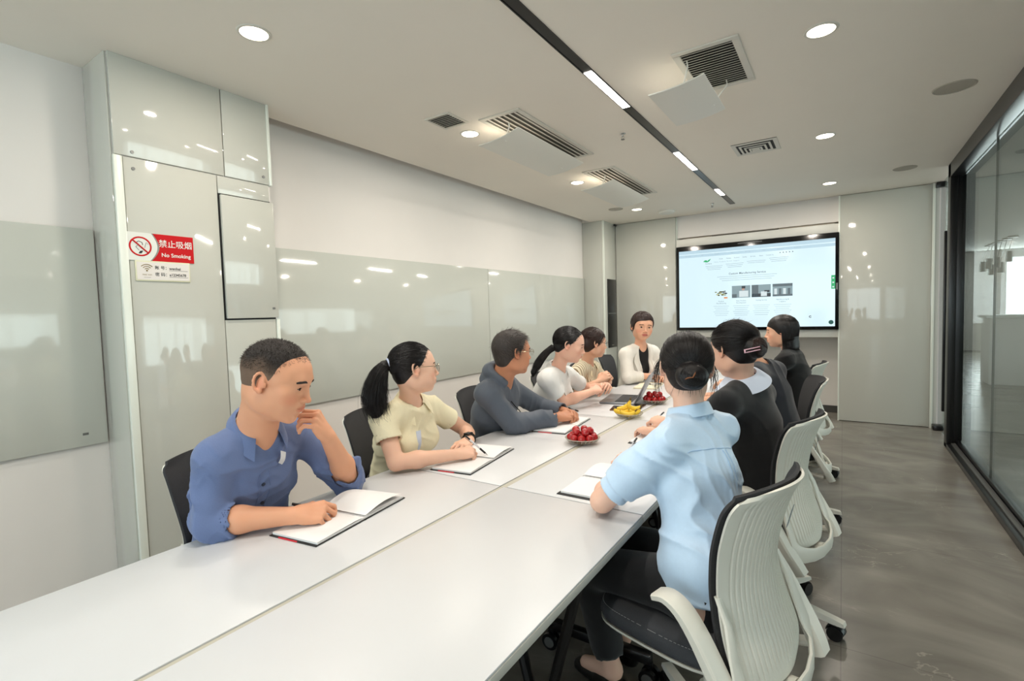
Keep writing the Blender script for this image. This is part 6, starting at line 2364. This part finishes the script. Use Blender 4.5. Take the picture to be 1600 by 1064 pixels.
p.cloth('navy_top', b, M_NAVY, crease=lambda P: folds(P, 81, 9, 0.006, (0.5, 0.6, 0.5)))
for s_ in 'LR':
    el, wr = getattr(p, 'el' + s_), getattr(p, 'wr' + s_)
    ring(p, el + (wr - el) * 0.25, wr - el, 0.0500, 0.0035, M_WHCOT, 'cuff_trim')
tied_hair(p, FEM, (0.085, 0.104, 0.093), -0.075, (0.0, -0.95, -0.3), 700, 57, mass=M_HAIRBR, ms=M_STRANDBR, strand=(0.0008, 0.0014), h=0.0055)
p.trousers(M_BLKTR); p.shoes(M_SHOE)

# ------------------------------------------------------------------ woman with the bob at the far right
p = Person((-0.30, 4.44, 0.0), 'woman with a black bob and black top in profile below the screen', (228, 178, 150), 0.0048, 0.0065)
p.bs = 0.97; p.hs = 0.92; p.yaw = 172
p.head = Head((-0.400, 4.385, 1.222), 184, -2, 0, 1.03, True)
p.joints(hip=(-0.290, 4.48, 0.58), neck=(-0.340, 4.400, 1.080), shL=(-0.360, 4.225, 1.012), shR=(-0.320, 4.560, 1.012),
         elL=(-0.57, 4.22, 0.815), elR=(-0.56, 4.66, 0.815), wrL=(-0.80, 4.34, 0.800), wrR=(-0.80, 4.58, 0.800),
         knL=(-0.68, 4.36, 0.53), knR=(-0.68, 4.58, 0.53), anL=(-0.70, 4.36, 0.11), anR=(-0.70, 4.58, 0.11))
p.handL = dict(d=(-0.9, 0.3, 0.0), up=(0, 0, 1), curls=LOOSE)
p.handR = dict(d=(-0.9, -0.3, 0.0), up=(0, 0, 1), curls=LOOSE)
p.body()
p.head.features(p.root, p.sh, (30, 24, 22))


def b(F):
    p.torso(F, 0.018, bust=0.15)
    p.sleeve(F, 'R', 0.058, 0.044, to_wr=0.85, relb=0.056)
    p.sleeve(F, 'L', 0.058, 0.044, to_wr=0.85, relb=0.056)
    p.neck_hole(F, 0.056)


p.cloth('black_top', b, M_BLKTOP, crease=lambda P: folds(P, 91, 9, 0.006, (0.5, 0.6, 0.5)))
BOB = [(-0.20, 0.000), (-0.14, -0.002), (-0.09, -0.016), (-0.05, -0.026), (-0.028, -0.018), (-0.018, 0.020), (0.015, 0.040), (0.036, 0.070), (0.046, 0.098), (0.052, 0.14)]
tied_hair(p, BOB, (0.090, 0.109, 0.098), -0.155, (0, 0, -1), 0, 67, ex=(), h=0.0044)
hd = p.head
F = Field(hd.c - 0.24, hd.c + 0.2, 0.0046)
for zz, rx, ry, yc in ((0.0, 0.086, 0.092, -0.022), (-0.04, 0.084, 0.082, -0.034), (-0.08, 0.082, 0.074, -0.044), (-0.115, 0.080, 0.066, -0.052)):
    F.ell(hd.w((0, yc, zz)), np.array([rx, ry, 0.045]) * hd.s, hd.R, 0.02)
clip_line(hd, F, [(-0.20, 0.004), (-0.14, 0.000), (-0.06, -0.012), (-0.02, -0.004), (0.0, 0.02), (0.03, 0.06)])
V, Q = F.mesh()
np_mesh('hair_lengths', V, Q, M_HAIRB, p.root, p.sh)
rs = np.random.RandomState(68)
pp = []
for k in range(800):
    a = rs.uniform(-1.72, 1.72) - PI / 2
    d = np.array([math.cos(a), math.sin(a), rs.uniform(-0.1, 0.9)])
    q = skull_r(np.array([0.02, -0.02, 1.0])[None] + rs.normal(0, 0.15, (1, 3)), (0.0905, 0.1095, 0.0985))[0]
    e = skull_r(np.array([math.cos(a), math.sin(a), -0.15])[None], (0.0905, 0.1095, 0.0985))[0]
    tt = np.linspace(0, 1, 7)[:, None]
    A = np.array([0.02, -0.02, 1.0]); B = np.array([math.cos(a), math.sin(a), -0.15])
    D = A * (1 - tt) + B * tt + 1e-4
    top = skull_r(D, (0.0905, 0.1095, 0.0985))
    low = np.stack([e + np.array([e[0] * 0.02 - e[0] * 0.10 * (s_ > 0.6), (-0.030 - e[1]) * 0.18 * s_, -0.135 * s_]) for s_ in np.linspace(0.15, rs.uniform(0.85, 1.05), 7)])
    pp.append(np.concatenate([top, low]))
strands('hair_strands', hd.c + (np.array(pp) * hd.s) @ hd.R.T, rs.uniform(0.0008, 0.0014, 800), M_STRAND, p.root, p.sh)
p.trousers(M_BLKTR); p.shoes(M_SHOE)

# ================================================================== THINGS ON THE TABLE
M_COVER = mat('black_notebook_cover', (26, 25, 25), 0.55)
M_PAGE = mat('white_page', (236, 235, 234), 0.8)
M_REDTAB = mat('red_tab', (206, 28, 44), 0.5)
M_CRPAGE = mat('cream_page', (224, 218, 196), 0.8)


def notebook(cx, cy, rz, L, D, label, cover=M_COVER, page=M_PAGE, red=True, lift=0.0, inset=0.008, z=TZ, t=0.010, cat='notebook'):
    """open notebook: local x along the spread, spine at 0, local y depth"""
    o = empty('open_notebook', (cx, cy, z), math.radians(rz))
    tag(o, label, cat, 'open notebooks on the table')
    MB().box(-L / 2, -0.002, -D / 2, D / 2, 0.0008, 0.0034, bev=0.001).box(0.002, L / 2, -D / 2, D / 2, 0.0008, 0.0034, bev=0.001).box(-0.004, 0.004, -D / 2, D / 2, 0.0004, 0.0028).build('cover', cover, o)
    for s in (-1, 1):
        def fn(u, v, s=s):
            x = s * (0.001 + (L / 2 - inset) * u)
            h = 0.0036 + t * (math.sin(PI * min(1.0, u * 2.2 + 0.05)) ** 0.7 * 0.5 if u < 0.43 else 0.0) + t * 0.5 * max(0.0, 1 - u) ** 0.5
            h = 0.0036 + t * (1 - math.exp(-u * 18)) * (1.0 - 0.35 * u)
            return (x, -D / 2 + inset * 0.6 + (D - inset * 1.2) * v, h)
        m = MB().grid(fn, 20, 3, thick=0.0004)
        m.box(min(s * 0.003, s * (L / 2 - inset)), max(s * 0.003, s * (L / 2 - inset)), -D / 2 + inset * 0.6, D / 2 - inset * 0.6, 0.0034, 0.0034 + t * 0.58)
        m.build('page_block', page, o, smooth=50)
    if lift:
        def fn(u, v):
            a = u * 1.5
            return (0.004 + (L / 2 - inset) * (u - 0.06 * u * u), -D / 2 + inset * 0.6 + (D - inset * 1.2) * v, 0.0036 + t + lift * math.sin(PI * u) * (0.55 + 0.45 * v) * (1 if u < 1 else 0) + lift * 0.35 * u * (1 - v))
        MB().grid(fn, 18, 6, thick=0.0003).build('lifted_page', page, o, smooth=60)
    if red:
        MB().box(-L / 2 - 0.0008, -L / 2 + 0.0008, D / 2 - D, D / 2, 0.0006, 0.0036).build('cover_edge', cover, o, smooth=0)
        MB().box(-L / 2 - 0.0012, -L / 2 + 0.002, -D * 0.10, D * 0.30, 0.0006, 0.0040).build('red_tab', M_REDTAB, o, smooth=0)
    return o


notebook(-1.418, 1.060, 98, 0.420, 0.200, 'open black notebook under the arm of the man in blue', lift=0.022)
notebook(-1.428, 1.805, 98, 0.430, 0.205, 'open black notebook the woman in cream is writing in', lift=0.010)
notebook(-1.392, 2.610, 96, 0.430, 0.205, 'open black notebook before the man in the grey jacket')
notebook(-0.770, 1.800, 90, 0.420, 0.220, 'open black notebook of the woman in light blue', red=False, lift=0.012, inset=0.016)
notebook(-0.800, 2.600, 90, 0.420, 0.210, 'open black notebook of the woman in the black cardigan', red=False, inset=0.014)
notebook(-1.425, 4.300, 97, 0.370, 0.200, 'cream notebook in front of the woman in the white blazer', cover=M_CRPAGE, page=M_CRPAGE, red=False)
notebook(-0.800, 3.900, 90, 0.400, 0.210, 'open notebook near the far right edge of the table', red=False)

M_PENC = mat('clear_pen_body', (206, 208, 214), 0.2, coat=0.3)
M_PENB = mat('pen_black', (20, 20, 22), 0.3)


def pen(tip, end, label):
    tip, end = Vector(tip), Vector(end)
    d = (end - tip)
    L = 0.142
    d.normalize()
    o = empty('pen', tip)
    tag(o, label, 'pen', 'pens')
    MB().cyl(d * 0.004, d * 0.016, 0.0012, 0.0036, seg=12).cyl(d * 0.0, d * 0.004, 0.0004, 0.0012, seg=8).build('nib', M_CHROME, o)
    MB().cyl(d * 0.016, d * 0.050, 0.0046, 0.0048, seg=14).build('grip', M_PENB, o)
    MB().cyl(d * 0.050, d * (L - 0.030), 0.0044, seg=14).build('barrel', M_PENC, o)
    MB().cyl(d * (L - 0.030), d * L, 0.0047, 0.0042, seg=14).build('cap_end', M_PENB, o)
    a = d.orthogonal().normalized()
    MB().tube([d * (L - 0.004) + a * 0.005, d * (L - 0.010) + a * 0.008, d * (L - 0.045) + a * 0.0065], 0.0012, 6).build('clip', M_PENB, o)


pen((-1.440, 1.040, 0.767), (-1.494, 0.909, 0.830), 'pen held in the writing hand of the man in blue')
pen((-1.374, 1.835, 0.766), (-1.478, 1.795, 0.860), 'pen held by the woman with the ponytail in cream')
pen((-1.470, 2.998, 0.756), (-1.610, 3.090, 0.757), 'pen lying on the table beside the grey jacket man')
pen((-0.805, 2.055, 0.768), (-0.776, 2.191, 0.850), 'clear pen held by the woman in light blue')
pen((-0.915, 2.775, 0.768), (-0.865, 2.931, 0.830), 'pen held by the woman in the black cardigan')
pen((-1.455, 4.290, 0.769), (-1.350, 4.330, 0.770), 'black pen lying on the cream notebook')

# fruit dishes
def dish(x, y, r, label):
    o = empty('glass_dish', (x, y, TZ))
    tag(o, label, 'dish', 'glass fruit dishes')
    prof = [(0.001, 0.002), (r * 0.45, 0.002), (r * 0.62, 0.006), (r * 0.85, 0.016), (r, 0.030), (r * 1.01, 0.0315), (r * 0.99, 0.031), (r * 0.84, 0.0185), (r * 0.60, 0.009), (r * 0.44, 0.005), (0.001, 0.005)]
    MB().lathe(prof, seg=48).build('bowl', M_BOWLGLASS, o)
    m = MB()
    for k in range(24):
        a = 2 * PI * k / 24
        m.tube([(r * 0.5 * math.cos(a), r * 0.5 * math.sin(a), 0.003), (r * 0.85 * math.cos(a + 0.1), r * 0.85 * math.sin(a + 0.1), 0.0155), (r * 1.0 * math.cos(a + 0.15), r * 1.0 * math.sin(a + 0.15), 0.0295)], 0.0011, 5)
    m.tube([(r * 1.005 * math.cos(2 * PI * k / 48), r * 1.005 * math.sin(2 * PI * k / 48), 0.031) for k in range(48)], 0.0014, 6, closed=True)
    so = m.build('cut_pattern', mat('glass_rim', (196, 190, 176), 0.15, coat=0.4), o)
    return o


M_PLUM = mat('red_plum_skin', (168, 18, 22), 0.22, coat=0.5, noise=0.28, nscale=38)
M_STEMS = mat('plum_stem_scar', (92, 58, 30), 0.7)
plum0 = None


def plum(x, y, z, r, rot, label, group):
    global plum0
    if plum0 is None:
        t = bmesh.new()
        bmesh.ops.create_uvsphere(t, u_segments=24, v_segments=16, radius=1.0)
        for v in t.verts:
            h = max(0, v.co.z)
            v.co.z *= 0.95
            v.co.z -= 0.14 * math.exp(-((v.co.x ** 2 + v.co.y ** 2) / 0.03)) * (1 if v.co.z > 0 else 0)
        m = MB(); m._merge(t)
        o = m.build('plum', M_PLUM, None, smooth=180)
        MB().cyl((0, 0, 0.78), (0.03, 0, 0.90), 0.05, 0.07, seg=8).build('stem_scar', M_STEMS, o)
        index_tree(o)
        plum0 = o
    else:
        o = copy_tree(plum0)
    o.location = (x, y, z)
    o.scale = (r, r, r)
    o.rotation_euler = rot
    tag(o, label, 'plum', group)
    return o


rs = np.random.RandomState(77)
for (dx, dy, dr, gname, lab) in ((-1.108, 2.290, 0.088, 'plums in the near glass dish', 'shiny red plum piled in the near glass dish'),
                                 (-1.128, 3.520, 0.092, 'plums in the far glass dish', 'dark red plum piled in the glass dish behind the laptop')):
    dish(dx, dy, dr, 'shallow glass dish of red plums %s' % ('on the seam, nearest the camera' if dy < 3 else 'beside the open laptop'))
    r = 0.0205
    for k in range(9):
        a = 2 * PI * k / 9 + 0.2
        plum(dx + 0.060 * math.cos(a), dy + 0.060 * math.sin(a), TZ + 0.0345, r * rs.uniform(0.96, 1.04), (rs.rand() * 1.5, rs.rand() * 1.5, rs.rand() * 6), lab + ', in the outer ring', gname)
    for k in range(3):
        a = 2 * PI * k / 3 + 0.9
        plum(dx + 0.0235 * math.cos(a), dy + 0.0235 * math.sin(a), TZ + 0.028, r, (rs.rand() * 1.5, rs.rand() * 1.5, rs.rand() * 6), lab + ', hidden in the middle', gname)
    for k in range(5):
        a = 2 * PI * k / 5 + 0.5
        plum(dx + 0.0385 * math.cos(a), dy + 0.0385 * math.sin(a), TZ + 0.0640, r * rs.uniform(0.96, 1.04), (rs.rand() * 1.5, rs.rand() * 1.5, rs.rand() * 6), lab + ', on the upper layer', gname)

dish(-1.118, 2.985, 0.086, 'shallow glass dish holding small yellow bananas')
M_BAN = mat('banana_skin', (232, 192, 52), 0.45, noise=0.10, nscale=30)
M_BANT = mat('banana_tip', (96, 74, 30), 0.7)


def banana(loc, rot, s, label):
    o = empty('banana', loc)
    tag(o, label, 'banana', 'small bananas in the glass dish')
    pts, rad = [], []
    for k in range(13):
        a = -0.95 + 1.9 * k / 12
        pts.append((0.060 * math.sin(a) * s, 0, (0.060 - 0.060 * math.cos(a)) * s))
        q = k / 12
        rad.append(s * (0.0165 * min(1, (math.sin(PI * min(1, 0.06 + q * 0.94)) ** 0.45))) if 0 < k < 12 else s * 0.005)
    MB().tube(pts, rad, 9).build('peel', M_BAN, o)
    e = Vector(pts[-1]); d = (e - Vector(pts[-2])).normalized()
    MB().tube([e - d * 0.002, e + d * 0.010 * s, e + d * 0.018 * s], [0.0052 * s, 0.0042 * s, 0.0046 * s], 8).build('stem', M_BANT, o)
    e = Vector(pts[0]); d = (e - Vector(pts[1])).normalized()
    MB().cyl(e - d * 0.002, e + d * 0.003, 0.0048 * s, 0.003 * s, seg=8).build('tip', M_BANT, o)
    o.rotation_euler = rot


for i, (x, y, z, rx, ry, rz, s, l) in enumerate((
        (-0.035, -0.030, 0.040, 0.0, 0.0, 0.55, 1.0, 'lowest small banana at the left of the dish'),
        (0.010, -0.045, 0.036, 0.2, 0.0, 0.15, 0.95, 'small banana at the front rim of the dish'),
        (0.035, 0.000, 0.038, 0.0, 0.1, 1.1, 0.95, 'small banana at the right of the dish'),
        (-0.010, 0.035, 0.038, -0.2, 0.0, 0.2, 1.0, 'small banana at the back of the dish'),
        (-0.020, -0.005, 0.072, 0.3, -0.55, 0.35, 1.0, 'topmost small banana curving upward on the pile'),
        (0.022, 0.010, 0.066, 0.0, 0.25, 0.75, 0.9, 'upper small banana with dark stem pointing right'))):
    banana((-1.118 + x, 2.985 + y, TZ + z - 0.008), (rx, ry, rz), s, l)

# laptop
M_ALU = mat('laptop_grey', (150, 152, 156), 0.35, metal=0.7)
M_KEY = mat('laptop_key', (46, 48, 52), 0.6)
lp = empty('laptop', (-1.385, 3.545, TZ), math.radians(100))
tag(lp, 'open grey laptop beside the far dish of plums', 'laptop')
MB().box(-0.185, 0.185, -0.125, 0.125, 0.003, 0.015, bev=0.003).build('base', M_ALU, lp)
MB().box(-0.16, 0.16, -0.105, 0.02, 0.0150, 0.0156).build('keyboard_well', M_KEY, lp, smooth=0)
kb = MB()
for r_ in range(6):
    for c_ in range(15):
        kb.box(-0.158 + c_ * 0.0212, -0.158 + c_ * 0.0212 + 0.0185, -0.102 + r_ * 0.0200, -0.102 + r_ * 0.0200 + 0.0170, 0.0156, 0.0172)
ko = kb.build('keys', M_KEY, lp, smooth=0)
ko['kind'] = 'stuff'
MB().box(-0.052, 0.052, 0.035, 0.110, 0.0150, 0.0154).build('touchpad', mat('touchpad_grey', (120, 122, 126), 0.3), lp, smooth=0)
Ms = Matrix.Translation((0, -0.123, 0.014)) @ Matrix.Rotation(math.radians(28), 4, 'X')
MB().box(-0.185, 0.185, -0.007, 0.0, 0.0, 0.235, bev=0.003, M=Ms).build('screen_lid', M_ALU, lp)
MB().box(-0.178, 0.178, 0.0, 0.0012, 0.010, 0.228, M=Ms).build('display', M_BEZEL, lp, smooth=0)
MB().cyl((-0.12, -0.124, 0.014), (0.12, -0.124, 0.014), 0.006, seg=12).build('hinge', M_KEY, lp)
ph = empty('smartphone', (-1.290, 3.215, TZ), math.radians(12))
tag(ph, 'black smartphone with bronze edge lying behind the bananas', 'phone')
MB().box(-0.037, 0.037, -0.075, 0.075, 0.001, 0.0085, bev=0.003).build('body', mat('bronze_edge', (150, 108, 74), 0.3, metal=0.8), ph)
MB().box(-0.0345, 0.0345, -0.0725, 0.0725, 0.0085, 0.0092, bev=0.0002).build('screen_glass', M_BEZEL, ph)
ph2 = empty('smartphone', (-1.185, 3.345, TZ), math.radians(5))
tag(ph2, 'dark smartphone between the laptop and the far plums', 'phone')
MB().box(-0.037, 0.037, -0.075, 0.075, 0.001, 0.0085, bev=0.003).build('body', MATS['bronze_edge'], ph2)
MB().box(-0.0345, 0.0345, -0.0725, 0.0725, 0.0085, 0.0092, bev=0.0002).build('screen_glass', M_BEZEL, ph2)
